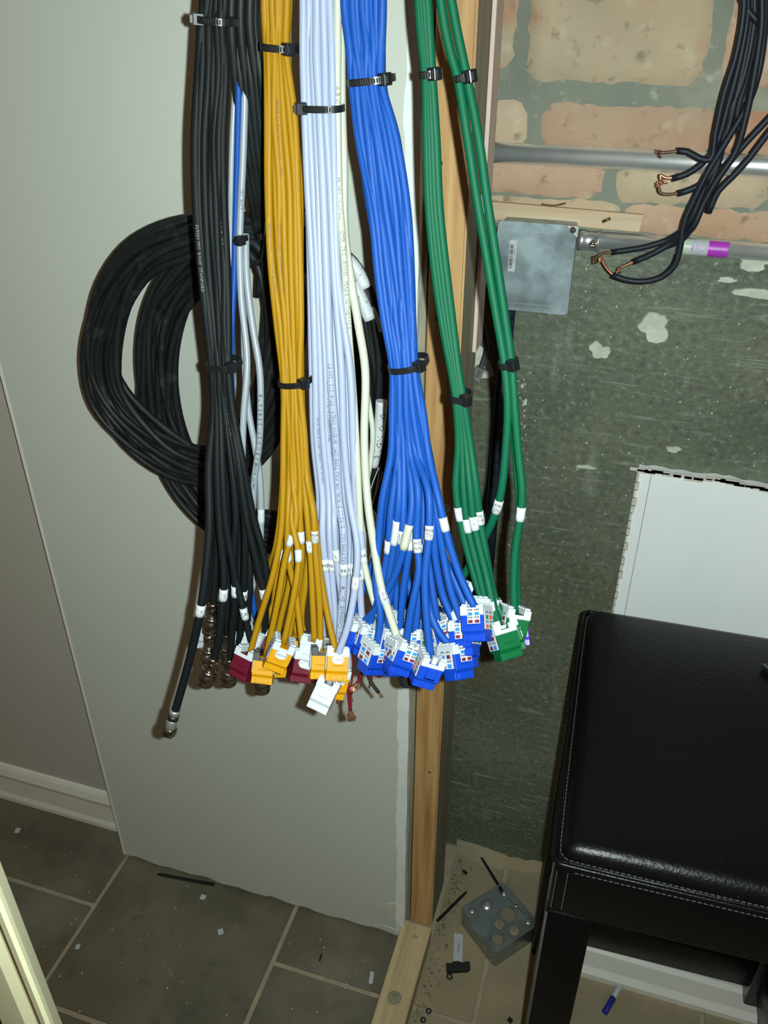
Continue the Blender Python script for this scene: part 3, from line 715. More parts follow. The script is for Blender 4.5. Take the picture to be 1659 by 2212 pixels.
# ===== the coil: two hanks against the wall
def coil(ctrl, label, n, Y, spread, seed):
    rnd = random.Random(seed); cx = sum(a for a, b in ctrl)/len(ctrl); cy = sum(b for a, b in ctrl)/len(ctrl)
    t = empty('cable_coil', W(cx, cy, Y), label, 'cable coil', 'black cable coils hanging on the wall')
    for k in range(n):
        o0 = (k % 7+.5)/7*2-1; layer_ = k//7; ph = rnd.uniform(0, 6.28); pts = []; N = len(ctrl)
        for i, (x, y) in enumerate(ctrl):
            a, b = ctrl[i-1], ctrl[(i+1) % N]; tx, ty = b[0]-a[0], b[1]-a[1]; l = math.hypot(tx, ty); nx, ny = ty/l, -tx/l
            kn = math.hypot(x-560, y-520); sq = min(1, .85+kn/900)
            o = (o0+.35*math.sin(2*math.pi*i/N*2+ph))*spread*sq+rnd.uniform(-3, 3)
            pts.append(W(x+nx*o, y+ny*o, Y-layer_*.0075+.004*math.sin(2*math.pi*i/N+ph)+rnd.uniform(-.001, .001)))
        P = Path(pts, .014, True); bm = bmesh.new(); tube(bm, P, .0038, 9, t.location); mesh_obj('cable_turn', bm, BLACKD, t)
    return t
c1 = [(217, 780), (238, 650), (300, 560), (385, 520), (480, 503), (560, 512), (602, 590), (612, 720), (596, 850), (545, 955), (460, 1008), (375, 985), (295, 930), (238, 860)]
c2 = [(332, 800), (350, 680), (400, 605), (480, 552), (560, 530), (670, 545), (750, 610), (795, 740), (802, 890), (790, 1020), (752, 1112), (668, 1152), (580, 1146), (490, 1118), (412, 1050), (350, 935)]
coil1 = coil(c1, 'coil of black cable at the left, its loop furthest out against the wall', 23, .712, 36, 5)
coil2 = coil(c2, 'coil of black cable reaching right behind the white and blue bundles', 23, .735, 39, 6)
def loose_sleeve(t, pts, r, text=None, size=.006, m=LABEL, mode='up', ang=.5):
    P = Path(W_(pts), .004); off = t.location; bm = bmesh.new(); tube(bm, P, r, 14, off); o = mesh_obj('wrap_label', bm, m, t)
    if text: bm = bmesh.new(); wrap_text(bm, P, P.s[-1]/2, r+.0002, text, size, mode, off, ang); mesh_obj('handwriting', bm, INK, o)
loose_sleeve(coil2, [(752, 560, .695), (770, 582, .695), (790, 622, .695)], .0056, "' ,", .008)
loose_sleeve(coil2, [(762, 610, .69), (780, 645, .69), (799, 690, .69)], .0056, "- .", .008)
loose_sleeve(coil2, [(803, 664, .70), (815, 690, .70), (824, 716, .70)], .0022)
loose_sleeve(coil2, [(824, 866, .69), (821, 910, .688), (814, 960, .685), (805, 1006, .683)], .0056, '2 LGN. OVG', .0085)
loose_sleeve(coil2, [(797, 1098, .69), (812, 1120, .69), (834, 1160, .69)], .003)
for k, (a, b, c) in enumerate((((818, 1010), (806, 1040), (797, 1068)), ((826, 1020), (814, 1060), (803, 1090)))):
    P = Path(W_([(*a, .682), (*b, .682), (*c, .682)]), .004); bm = bmesh.new(); tube(bm, P, .0005, 6, coil2.location); mesh_obj('printed_stripe', bm, LABEL, coil2)
# velcro-like tie of the coil with loose tail
t = ziptie((545, 512), (590, 505), .655, .095, 'R', 'black tie gathering the coil behind the yellow bundle, tail pointing left')
P = Path(W_([(566, 566, .645), (545, 570, .645), (525, 578, .645), (508, 583, .645)]), .004); bm = bmesh.new(); tube(bm, P, .0028, 8, t.location, flat=.45); mesh_obj('loose_tail', bm, TIE, t)
P = Path(W_([(576, 470, .66), (572, 520, .64), (562, 568, .645)]), .004); bm = bmesh.new(); tube(bm, P, .0028, 8, t.location, flat=.45); mesh_obj('strap', bm, TIE, t)

# ===== thin grey and blue cables between black and yellow bundles
def free(name, label, pts, r, m, **k):
    w_ = W_(pts); return mk_cable(name, label, (top_up(w_[0]) if pts[0][1] <= 0 else [])+w_, r, m, **k)
t, P = free('network_cable', 'single blue cable running behind the black bundle', [(522, -60, .645), (520, 60, .645), (516, 180, .64), (513, 330, .635), (509, 480, .63), (506, 600, .62), (500, 760, .60), (505, 950, .58), (522, 1100, .565), (532, 1190, .56), (540, 1260, .555), (552, 1335, .55)], .0026, BLU)
t, P = free('network_cable', 'white cable sliver left of the lone blue cable', [(512, -60, .65), (511, 60, .65), (508, 180, .645), (502, 300, .64), (499, 420, .635), (498, 560, .63), (492, 700, .61), (480, 950, .59), (480, 1130, .57), (478, 1200, .56), (462, 1280, .55), (447, 1348, .545)], .0024, GRY)
jack(t, P, 'grey', 20)
t, P = free('network_cable', 'grey cable clipped to the lone blue cable, right of it', [(528, -60, .645), (530, 100, .645), (528, 240, .64), (525, 340, .635), (518, 520, .625), (521, 640, .615), (534, 780, .60), (526, 900, .585), (522, 1050, .57), (515, 1200, .56), (512, 1330, .545)], .0029, GRY)
print_on(t, P, 420, '75C  B0C7', .0034, 'down', 0); jack(t, P, 'grey', -15)
t, P = free('network_cable', 'grey cable printed with a row of letters and numbers', [(531, 505, .632), (533, 600, .62), (545, 700, .61), (561, 800, .60), (563, 880, .592), (560, 960, .585), (550, 1030, .578), (545, 1120, .57), (535, 1250, .56), (540, 1345, .555)], .0029, GRY)
print_on(t, P, 925, '8 A B C D E F 1 2 3 4 5 6 7 8', .0052, 'up', 0); print_on(t, P, 1035, '1984 FT  ROHS', .0038, 'up', 0)
t, P = free('network_cable', 'grey cable with white label in the middle and clear jack below', [(526, 505, .632), (527, 620, .622), (528, 760, .61), (536, 880, .60), (550, 960, .592), (561, 1030, .585), (564, 1130, .575), (562, 1180, .57), (552, 1240, .56), (538, 1300, .555), (530, 1345, .55)], .0029, GRY)
sleeve(t, P, 1121, None, ln=.014); jack(t, P, 'white', 25)
ziptie((504, 520), (528, 517), .622, .010, 'R', 'small black zip tie on the thin grey and blue cables')

# ===== yellow bundle
YE = [(-100, 560, 632, .600), (20, 563, 632, .598), (107, 566, 629, .594), (250, 563, 645, .585), (400, 563, 655, .575), (560, 575, 659, .565), (700, 590, 659, .555), (828, 602, 658, .545), (940, 601, 667, .535), (1040, 600, 676, .525)]
yel = [ # u,row, lower, style, rot, label, descr, tag
 (.05, 0, [(607, 1150, .512), (590, 1240, .500), (560, 1340, .490), (540, 1412, .482)], 'maroon', -20, None, 'yellow cable on a maroon jack with white cap, leftmost of the yellow bundle', None),
 (.38, 0, [(640, 1120, .512), (618, 1200, .502), (596, 1320, .488), (574, 1418, .480)], 'yellowblack', -8, (1172, ''), 'yellow cable on a black and yellow jack, second jack from the left', None),
 (.52, 0, [(630, 1120, .512), (645, 1200, .500), (632, 1300, .486), (612, 1392, .476)], 'yellow', 10, (1205, ''), 'yellow cable on the front yellow jack with oval maker tag and white cap', 'LEVITON'),
 (.30, 0, [(622, 1120, .512), (622, 1200, .505), (640, 1290, .498), (655, 1414, .482)], 'maroon', 18, (1195, ''), 'yellow cable on a maroon jack with oval maker tag, centre of the bundle', 'LEVITON'),
 (.96, 0, [(676, 1100, .512), (682, 1200, .502), (690, 1300, .492), (693, 1406, .482)], 'yellowblack', 6, (1158, 'MBR/TV'), 'yellow cable labelled MBR TV on a black and yellow jack', None),
 (.84, 0, [(664, 1120, .514), (672, 1220, .505), (676, 1310, .495), (680, 1388, .488)], 'white', -12, (1190, 'S'), 'yellow cable with label S ending beside the MBR TV one', None),
 (.99, 1, [(680, 1120, .515), (692, 1240, .505), (708, 1330, .495), (726, 1412, .482)], 'yellow', 14, None, 'yellow cable bending right to a yellow jack under the white bundle', 'LEVITON'),
 (.45, 1, [(627, 1150, .530), (612, 1240, .520), (585, 1320, .51), (560, 1372, .505)], 'white', -25, (1168, 'E'), 'yellow cable to a white capped jack behind the leftmost maroon jack', None),
 (.66, 0, [(648, 1120, .515), (652, 1200, .508), (640, 1290, .50), (622, 1386, .49)], None, 0, (1156, ''), 'yellow cable running beside the one with the front yellow jack', None),
 (.20, 1, [(612, 1130, .530), (600, 1230, .520), (590, 1310, .512), (573, 1370, .508)], 'maroon', 8, (1196, 'K'), 'yellow cable on the maroon jack behind, between the first two front jacks', None),
 (.75, 1, [(655, 1150, .530), (650, 1250, .520), (640, 1330, .512), (640, 1370, .508)], 'yellowblack', 15, None, 'yellow cable to a black and yellow jack behind the centre', None),
 (.58, 1, [(640, 1150, .530), (625, 1260, .520), (606, 1340, .512), (600, 1372, .508)], 'maroon', 0, None, 'yellow cable to a maroon jack behind the front yellow jack', None),
 (.12, 0, [(604, 1130, .520), (594, 1190, .518), (583, 1215, .525), (575, 1290, .53)], None, 0, None, 'yellow cable kinking left over the coil at the edge of the yellow bundle', None),
 (.90, 1, [(670, 1150, .530), (660, 1260, .520), (652, 1350, .51), (668, 1392, .505)], 'white', 20, None, 'yellow cable to a white jack behind the pair of right hand jacks', None),
 (.35, 2, [(625, 1150, .545), (615, 1260, .535), (600, 1330, .525), (590, 1400, .52)], 'yellow', 30, None, None, None),
 (.70, 2, [(648, 1150, .545), (638, 1260, .535), (625, 1340, .525), (620, 1410, .515)], 'yellow', -20, None, None, None)]
for u, row, low, style, rot, lab, desc, tg in yel:
    r = .00265; pts = slot_path(YE, u, row, r, .06, rnd)+W_(low)
    t, P = mk_cable('network_cable', desc or 'yellow cable in the rear layer of the yellow bundle, its jack hidden behind others', pts, r, YEL, group='yellow cables in the bundle')
    if style: jack(t, P, style, rot, brandtag=tg)
    if lab: sleeve(t, P, lab[0], lab[1] or None, ln=.0095, size=.0036)
    if row == 0 and random.random() < .7: print_on(t, P, random.choice((300, 420, 560)), 'VERIFIED TO ANSI TIA 568 CAT5E  23 AWG', .0026, 'down', random.uniform(-.5, .5), DINK)
# ===== white bundle
WH = [(-100, 642, 722, .600), (20, 643, 725, .598), (120, 646, 727, .594), (235, 649, 729, .588), (400, 656, 736, .577), (600, 662, 744, .565), (800, 666, 765, .550), (950, 670, 775, .538), (1080, 682, 785, .527)]
whi = [
 (.78, 0, [(772, 1180, .512), (768, 1260, .50), (752, 1350, .486), (728, 1420, .476), (710, 1480, .468)], 'white', -10, (1258, '1'), 'front white cable curving left to the lowest white jack', None, .0029),
 (.50, 0, [(742, 1150, .515), (742, 1250, .505), (736, 1340, .497), (728, 1450, .487)], 'yellow', 14, (1240, 'BR'), 'white cable with long upward lettering and BR label, above a yellow jack', None, .0033),
 (.04, 0, [(697, 1150, .515), (703, 1220, .51), (718, 1320, .502), (722, 1410, .497)], None, 0, (1215, 'MB'), 'white cable with MB label at the left of the white bundle', None, .0029),
 (.20, 0, [(712, 1150, .515), (716, 1220, .51), (722, 1300, .503), (730, 1420, .495)], None, 0, (1213, 'MBA'), 'white cable with MBA label next to the MB one', None, .0027),
 (.34, 0, [(722, 1130, .515), (726, 1200, .51), (738, 1300, .503), (741, 1420, .497)], None, 0, (1196, 'L'), 'white cable with L label mid bundle', None, .0026),
 (.95, 0, [(782, 1180, .515), (778, 1260, .508), (782, 1350, .50), (784, 1425, .495)], None, 0, (1242, 'R'), 'white cable with R label dropping straight behind the left blue jack', None, .0029),
 (.62, 1, [(752, 1150, .53), (752, 1250, .52), (748, 1350, .51), (755, 1450, .505)], None, 0, (1236, 'BR'), 'white cable with BR label in the middle, behind the lettered one', None, .0028),
 (.85, 1, [(768, 1150, .53), (762, 1250, .52), (750, 1380, .51), (752, 1480, .505)], None, 0, (1228, 'R'), 'white cable with R label, rear of the white bundle', None, .0028),
 (.12, 1, [(690, 1150, .53), (690, 1280, .52), (700, 1390, .51), (706, 1450, .505)], 'white', 0, None, None, None, .0028),
 (.42, 1, [(728, 1150, .53), (730, 1280, .52), (722, 1380, .51), (716, 1440, .505)], None, 0, None, None, None, .0028),
 (.00, 1, [(684, 1150, .53), (676, 1280, .53), (686, 1380, .525), (690, 1430, .52)], None, 0, None, 'white cable seen between the yellow cables at the far left of the white bundle', None, .0026)]
for u, row, low, style, rot, lab, desc, tg, r in whi:
    pts = slot_path(WH, u, row, r, .05, rnd)+W_(low)
    t, P = mk_cable('network_cable', desc or 'white cable in the rear layer of the white bundle, its end hidden', pts, r, WHI, group='white cables in the bundle')
    if style: jack(t, P, style, rot, brandtag='LEVITON' if style == 'yellow' else None)
    if lab: sleeve(t, P, lab[0], lab[1], ln=.0105, size=.0044)
    if u == .50: print_on(t, P, 1010, 'USC (UL) TYPE CL2 / DIRECT BURIAL OR (UL) TYPE CM - AUDIO ONLY - FT-4  212 / 200 FT', .0042, 'up', 0, DINK); print_on(t, P, 1330, 'Pro Connect  E-178', .0060, 'up', 0, DINK)
    if u == .04: print_on(t, P, 980, 'CMR OR CL2  UNITED DIRECT BURIAL  ROHS', .0026, 'up', .4, DINK)
    if u == .34: print_on(t, P, 880, 'PRO CONNECT E-178 (UL) DIRECT', .003, 'up', .5, DINK)
# cream cables at the right of the white ones
t, P = free('network_cable', 'thick cream cable with EQ label ending on the blue jack, front', [(735, -80, .606), (736, 60, .604), (738, 235, .596), (742, 350, .588), (744, 500, .578), (757, 600, .570), (774, 700, .562), (789, 800, .554), (787, 950, .538), (794, 1080, .522), (808, 1180, .510), (824, 1270, .497), (846, 1340, .487), (864, 1395, .480)], .0032, CRM)
sleeve(t, P, 1284, 'EQ/RM', ln=.0115, size=.0042, ang=.5); jack(t, P, 'blue', 28)
t, P = free('network_cable', 'thin cream cable with AR label left of the thick cream one', [(728, -80, .600), (729, 60, .598), (729, 235, .590), (733, 430, .576), (743, 560, .568), (752, 700, .560), (764, 860, .547), (772, 1000, .534), (778, 1120, .522), (784, 1200, .513), (805, 1290, .502), (835, 1370, .495), (855, 1400, .492)], .0027, CRM)
sleeve(t, P, 1198, 'AR', ln=.0125, size=.0044); print_on(t, P, 200, 'A B C', .0044, 'down', 0, DINK); print_on(t, P, 440, 'PR  HFC  UL (CULL)', .0032, 'down', 0, DINK)
print_on(t, P, 600, 'CMR  75C   ROHS   MADE IN THE U.S.A', .0040, 'down', .1, DINK)
t, P = free('network_cable', 'thin cream cable bowing outward over the black coil', [(770, 640, .58), (778, 720, .578), (788, 820, .575), (805, 930, .57), (802, 985, .57), (792, 1050, .565), (786, 1150, .56), (790, 1260, .55)], .0022, CRM)
ziptie((640, 234), (736, 236), .582, .016, 'L', 'black zip tie round the white bundle, head on the left')

# ===== blue bundle
BL = [(-100, 731, 836, .600), (20, 735, 836, .598), (100, 744, 836, .594), (175, 751, 837, .590), (300, 761, 866, .582), (450, 786, 889, .573), (600, 807, 900, .563), (700, 822, 903, .556), (797, 838, 908, .548), (890, 838, 922, .540), (980, 836, 938, .532)]
blu = [ # u,row,lower,style,rot,label,desc
 (.03, 0, [(826, 1080, .520), (818, 1170, .512), (812, 1260, .50), (822, 1330, .49), (814, 1396, .482)], 'blue', 28, None, 'blue cable to the big blue jack at the left of the blue group'),
 (.50, 0, [(903, 1060, .515), (900, 1160, .505), (905, 1230, .496), (890, 1310, .486), (876, 1395, .478)], 'blue', 30, (1172, 'MT/NA'), 'blue cable labelled MT NA crossing to the left behind the cream cable end'),
 (.62, 0, [(925, 1060, .512), (927, 1150, .500), (918, 1250, .488), (922, 1340, .477), (931, 1424, .468)], 'blue0', 0, (1155, 'MBR/TV'), 'blue cable labelled MBR TV on the lowest blue jack, plain blue front'),
 (.70, 0, [(928, 1080, .520), (920, 1200, .510), (922, 1290, .497), (945, 1360, .485), (982, 1404, .476)], 'blue', 34, (1166, 'MBR/TV 2'), 'blue cable labelled MBR TV 2 on the lower right blue jack with wiring squares'),
 (.85, 0, [(935, 1100, .515), (940, 1200, .507), (958, 1290, .50), (975, 1330, .495), (996, 1382, .487)], 'blue', -42, None, 'blue cable on a blue jack turned sideways above the lower right one'),
 (.95, 0, [(942, 1100, .515), (958, 1200, .507), (975, 1280, .498), (1003, 1356, .49)], 'blue', -40, None, 'blue cable on the second highest jack at the right of the blue group'),
 (.99, 0, [(948, 1080, .512), (964, 1150, .505), (992, 1240, .497), (1030, 1322, .488)], 'blue', -30, (1139, ''), 'rightmost blue cable, blank label and highest right jack'),
 (.92, 1, [(944, 1100, .528), (950, 1180, .522), (985, 1260, .512), (1012, 1326, .50)], 'blue', -30, (1110, 'BR'), 'blue cable with small BR label just left of the rightmost one'),
 (.15, 0, [(845, 1100, .515), (837, 1200, .508), (815, 1300, .50), (795, 1355, .497)], 'blue', 15, (1174, ''), 'blue cable with blank label swinging to the far left'),
 (.25, 0, [(862, 1080, .515), (855, 1150, .510), (840, 1260, .502), (838, 1370, .495)], 'blue', 24, (1158, ''), 'blue cable with long blank label, left of the two marked TV'),
 (.33, 0, [(872, 1090, .515), (868, 1160, .508), (850, 1250, .502), (832, 1330, .5), (812, 1362, .50)], 'blue', -20, (1160, 'LN/TV'), 'blue cable labelled LN TV'),
 (.42, 0, [(890, 1090, .512), (878, 1160, .503), (850, 1250, .498), (800, 1330, .498), (775, 1350, .50)], 'blue', 10, (1160, ''), 'blue cable with a long cream sleeve slanting down left'),
 (.45, 1, [(896, 1080, .525), (888, 1160, .515), (872, 1270, .505), (862, 1372, .498)], 'blue', -10, (1168, 'er'), 'blue cable with large handwritten sleeve in the middle of the blue bundle'),
 (.56, 1, [(912, 1080, .525), (914, 1170, .515), (905, 1280, .505), (896, 1376, .495)], 'blue', -24, (1180, 'TO/NR'), 'blue cable labelled TO NR to a jack behind the middle'),
 (.75, 1, [(928, 1090, .528), (926, 1200, .520), (938, 1300, .508), (953, 1392, .498)], 'blue', 38, None, 'blue cable on a jack behind the lower right pair'),
 (.66, 1, [(920, 1090, .528), (916, 1200, .520), (930, 1290, .51), (945, 1345, .505)], 'blue', 22, None, 'blue cable on the upper middle right jack, half hidden'),
 (.80, 2, [(930, 1090, .540), (935, 1190, .530), (955, 1280, .52), (972, 1360, .51)], 'blue', -30, None, 'blue cable to a jack between the middle and right groups'),
 (.20, 1, [(850, 1100, .53), (850, 1200, .525), (855, 1280, .515), (857, 1330, .51)], 'blue', 40, None, 'blue cable on the high jack with white cap, left of centre'),
 (.38, 2, [(880, 1100, .54), (880, 1200, .53), (872, 1290, .52), (850, 1400, .505)], 'blue', 24, None, 'blue cable on the jack behind the cream cable jack'),
 (.08, 1, [(835, 1100, .53), (815, 1190, .53), (788, 1260, .525), (765, 1338, .515)], 'blue', -15, None, 'blue cable on the jack furthest left, beside the white cables'),
 (.58, 2, [(908, 1100, .54), (908, 1200, .53), (898, 1290, .52), (905, 1360, .51)], 'blue', 10, None, None),
 (.30, 1, [(866, 1100, .53), (868, 1200, .525), (890, 1290, .515), (915, 1385, .50)], 'blue', -8, None, None)]
for u, row, low, style, rot, lab, desc in blu:
    r = .0030; pts = slot_path(BL, u, row, r, .055, rnd)+W_(low)
    t, P = mk_cable('network_cable', desc or 'blue cable in the rear layer of the blue bundle, its jack hidden behind others', pts, r, BLU, group='blue cables in the bundle')
    if style == 'blue0': jack(t, P, 'blue', 180)
    elif style: jack(t, P, style, rot)
    if lab:
        big = desc and ('long' in desc or 'large' in desc)
        sleeve(t, P, lab[0], lab[1] or None, ln=.020 if big else .0105, size=.0075 if desc and 'large' in desc else .0038, m=CRM if desc and 'cream sleeve' in desc else None, r=.0033 if desc and 'large' in desc else None)
    if row == 0 and random.random() < .6: print_on(t, P, random.choice((420, 560, 640)), 'ETL VERIFIED TO ANSI TIA CAT6  23 AWG', .0028, 'down', random.uniform(-.5, .5), mat('blue_print', s2l((20, 50, 120)), .5))

# ===== green bundles
GL = [(-100, 891, 928, .590), (20, 894, 936, .588), (90, 900, 940, .586), (162, 908, 944, .584), (300, 911, 953, .578), (450, 916, 960, .572), (600, 931, 976, .565), (700, 946, 988, .560), (800, 965, 1000, .552), (861, 975, 1010, .546), (960, 981, 1026, .540)]
gre = [
 (.02, 0, [(985, 1050, .532), (992, 1110, .527), (1010, 1190, .520), (1030, 1260, .512), (1045, 1305, .505)], 'green', 40, (1103, ''), 'leftmost green cable of the left green bundle with high blank label'),
 (.30, 0, [(1002, 1060, .530), (1010, 1135, .524), (1030, 1220, .515), (1052, 1312, .505)], 'green', -30, (1140, ''), 'green cable with lowest blank label in the left green bundle'),
 (.60, 0, [(1016, 1060, .528), (1024, 1130, .522), (1050, 1240, .510), (1068, 1320, .498), (1080, 1362, .492)], 'green', 15, (1132, 'L'), 'green cable reaching the lowest green jack with white cap'),
 (.95, 0, [(1028, 1050, .530), (1036, 1118, .526), (1050, 1200, .518), (1068, 1290, .51), (1092, 1345, .50)], 'green', -18, (1118, 'MB/SUB'), 'green cable with printed label at the right of the left green bundle'),
 (.50, 1, [(1008, 1060, .545), (1006, 1140, .54), (1018, 1220, .535), (1040, 1290, .53)], None, 0, None, 'green cable behind the left green bundle')]
for u, row, low, style, rot, lab, desc in gre:
    r = .0031; pts = slot_path(GL, u, row, r, .0, rnd)+W_(low)
    t, P = mk_cable('network_cable', desc, pts, r, GRN, group='green cables')
    if style: jack(t, P, style, rot)
    if lab: sleeve(t, P, lab[0], lab[1] or None, ln=.0105, size=.0036)
t, P = free('network_cable', 'green cable of the right pair hooking back left to a white jack', [(945, -80, .59), (956, 30, .588), (972, 110, .586), (989, 170, .584), (1010, 300, .578), (1030, 430, .572), (1052, 560, .565), (1072, 680, .558), (1090, 787, .550), (1097, 880, .543), (1092, 980, .537), (1083, 1060, .532), (1070, 1110, .530), (1045, 1165, .532), (1015, 1220, .535), (990, 1262, .535)], .0031, GRN, group='green cables')
sleeve(t, P, 1087, 'MB/EN', ln=.0105, size=.0038); jack(t, P, 'white', 10)
t, P = free('network_cable', 'rightmost green cable ending beside a green and a purple jack', [(965, -80, .59), (980, 30, .588), (996, 110, .586), (1009, 170, .584), (1034, 300, .578), (1052, 430, .572), (1072, 560, .565), (1090, 680, .558), (1105, 787, .551), (1112, 880, .544), (1120, 980, .537), (1128, 1060, .530), (1125, 1110, .526), (1113, 1190, .520), (1110, 1270, .512), (1112, 1325, .506)], .0031, GRN, group='green cables')
sleeve(t, P, 1107, None, ln=.0105); jack(t, P, 'green', 8)
t, P = free('network_cable', 'green cable behind ending in the purple jack', [(1104, 800, .558), (1108, 900, .552), (1116, 1010, .545), (1122, 1100, .538), (1116, 1200, .532), (1120, 1345, .52)], .0028, GRN, group='green cables')
jack(t, P, 'purple', -20, scale=.9)
# zip ties
ziptie((416, 40), (498, 50), .590, .022, 'L', 'black zip tie near the top of the black bundle')
ziptie((440, 792), (508, 794), .532, .020, 'R', 'black zip tie low on the black bundle')
ziptie((557, 100), (633, 108), .588, .020, 'R', 'black zip tie at the top of the yellow bundle')
ziptie((596, 830), (664, 829), .540, .022, 'R', 'black zip tie low on the yellow bundle')
ziptie((744, 181), (843, 170), .584, .022, 'R', 'black zip tie at the top of the blue bundle')
ziptie((832, 802), (915, 792), .542, .026, 'R', 'black zip tie low on the blue bundle')
ziptie((903, 163), (950, 158), .580, .014, 'R', 'black zip tie at the top of the left green bundle')
ziptie((970, 858), (1016, 864), .541, .014, 'R', 'black zip tie low on the left green bundle')
ziptie((980, 172), (1027, 162), .580, .010, 'R', 'black zip tie at the top of the right green pair')
ziptie((1076, 790), (1118, 785), .545, .010, 'R', 'black zip tie low on the right green pair')

# ===== speaker wires with bare copper
def strands(name, t, P, m, n=9, ln=.012, spread=.0022, r=.0005, d=None, curl=.3):
    d0 = d or P.t[-1]; bm = bmesh.new(); u = d0.cross(Vector((.2, 1, .1))).normalized(); v = d0.cross(u)
    for i in range(n):
        a = 2*math.pi*i/n+random.random(); o = u*math.cos(a)+v*math.sin(a); k = random.uniform(.7, 1.15)
        pts = [Vector((0, 0, 0))-d0*.002+o*.0006, d0*ln*.4*k+o*spread*.7, d0*ln*.75*k+o*spread*random.uniform(.5, 1.3)+Vector((random.uniform(-1, 1), random.uniform(-1, 1), random.uniform(-1, 1)))*ln*.12*curl, d0*ln*k+o*spread*random.uniform(.1, 1.2)]
        tube(bm, Path(pts, .002), r, 5)
    return mesh_obj(name, bm, m, t)
sp = [([(750, 1380, .51), (750, 1440, .505), (752, 1490, .50), (757, 1535, .497)], REDJ, .0016, 'lowest red wire with bare frayed copper end under the yellow jack'),
      ([(758, 1400, .512), (760, 1450, .508), (758, 1478, .506), (757, 1500, .504)], REDJ, .0013, 'short red wire with a bare copper tip beside the lowest one'),
      ([(736, 1400, .512), (734, 1460, .508), (732, 1503, .505)], J_BLK, .0015, 'black wire with bare copper tip left of the lowest red wire'),
      ([(781, 1400, .515), (783, 1440, .512), (778, 1465, .51), (770, 1478, .508)], REDJ, .0014, 'dark red wire curling into a copper knot below the left blue jack'),
      ([(790, 1430, .51), (795, 1460, .508), (806, 1480, .506), (818, 1496, .505)], J_BLK, .0016, 'black wire slanting right below the left blue jack'),
      ([(800, 1430, .51), (802, 1460, .509), (800, 1474, .508)], REDJ, .0016, 'short red wire just above the slanting black one'),
      ([(818, 1440, .51), (820, 1462, .508)], REDJ, .0018, 'stub of dark red wire under the big blue jack'),
      ([(680, 1440, .52), (680, 1474, .52)], REDJ, .0020, 'dark red wire stub below the black and yellow jack'),
      ([(700, 1440, .52), (703, 1468, .52)], REDJ, .0020, 'dark red wire stub left of the white jack')]
for i, (pts, m, r, desc) in enumerate(sp):
    t, P = free('speaker_wire', desc, pts, r, m, cat='wire', group='bare speaker wires', step=.004)
    if i < 4: strands('copper_strands', t, P, COPPER, 14 if i in (0, 3) else 9, .011 if i != 3 else .009, .0028 if i in (0, 3) else .0016, .0006, curl=1.6 if i == 3 else .5)
    elif i < 6: strands('copper_strands', t, P, COPD, 6, .005, .001, .0005)
    if i in (0, 3):
        bm = bmesh.new()
        for k in range(12):
            a = random.uniform(0, 6.28); e = Vector((math.cos(a), .2*math.sin(a), math.sin(a)*.7)); e2 = Vector((random.uniform(-1, 1), 0, random.uniform(-1, 1)))
            tube(bm, Path([Vector((0, 0, -.004)), e*.004+Vector((0, 0, -.004)), e*.008+e2*.002+Vector((0, 0, -.004))], .002), .00011, 4)
        mesh_obj('stray_strand', bm, COPD, t)
t, P = free('coaxial_cable', 'black cable with thick rubber boot below the blue jacks', [(884, 1150, .56), (884, 1300, .545), (884, 1440, .53)], .003, BLACK)
q = P.t[-1].to_track_quat('Z', 'Y').to_matrix().to_4x4(); bm = bmesh.new(); lathe(bm, [(.003, -.01), (.0085, -.008), (.0095, 0), (.0095, .014), (.0085, .0165), (.0055, .0175)], 22, q); mesh_obj('rubber_boot', bm, RUBBER, t)
t, P = free('network_cable', 'cream cable stub stripped to red and white cores beside the lowest blue jack', [(880, 1330, .53), (890, 1420, .515), (902, 1452, .512), (912, 1466, .51)], .0027, CRM)
strands('core_wires', t, P, REDJ, 4, .008, .0015, .0007)

# ===== black wires at the upper right, on the back wall
bw = [([(1610, -60), (1606, 30), (1590, 120), (1565, 200), (1545, 290), (1535, 345), (1510, 342), (1485, 328), (1462, 326)], 'topmost black wire, short curled end over the upper conduit'),
      ([(1618, -60), (1614, 40), (1596, 140), (1572, 230), (1548, 310), (1520, 350), (1485, 375), (1452, 386)], 'black wire ending in bright copper under the upper conduit'),
      ([(1626, -60), (1622, 40), (1606, 140), (1585, 230), (1560, 320), (1530, 385), (1496, 408), (1464, 418)], 'black wire ending in a copper hook on the brick'),
      ([(1640, -60), (1636, 60), (1615, 160), (1592, 250), (1600, 300), (1580, 345), (1540, 380), (1512, 430), (1490, 480), (1450, 514), (1400, 532), (1350, 541), (1322, 545)], 'black wire reaching furthest left of the lower ends'),
      ([(1650, -60), (1645, 60), (1630, 160), (1612, 250), (1588, 330), (1548, 390), (1520, 440), (1496, 492), (1458, 520), (1410, 548), (1368, 566)], 'black wire with orange copper end above the bottom loop'),
      ([(1658, -60), (1652, 60), (1640, 150), (1618, 220), (1572, 300), (1530, 370), (1500, 430), (1478, 480), (1470, 530), (1458, 572), (1430, 598), (1390, 608), (1350, 604), (1322, 594)], 'black wire making the lowest loop'),
      ([(1634, -60), (1628, 60), (1602, 180), (1570, 260), (1555, 340), (1530, 410), (1500, 480), (1470, 520), (1440, 532)], 'black wire inside the middle of the dangling bunch'),
      ([(1700, 215), (1659, 258), (1612, 308), (1575, 352), (1546, 396), (1524, 450)], 'upper black wire coming in from the right edge'),
      ([(1700, 240), (1659, 288), (1618, 342), (1580, 384), (1552, 412), (1530, 460)], 'lower black wire coming in from the right edge'),
      ([(1592, -60), (1608, 8), (1622, 30), (1640, 50)], 'short black wire looping at the top of the bunch')]
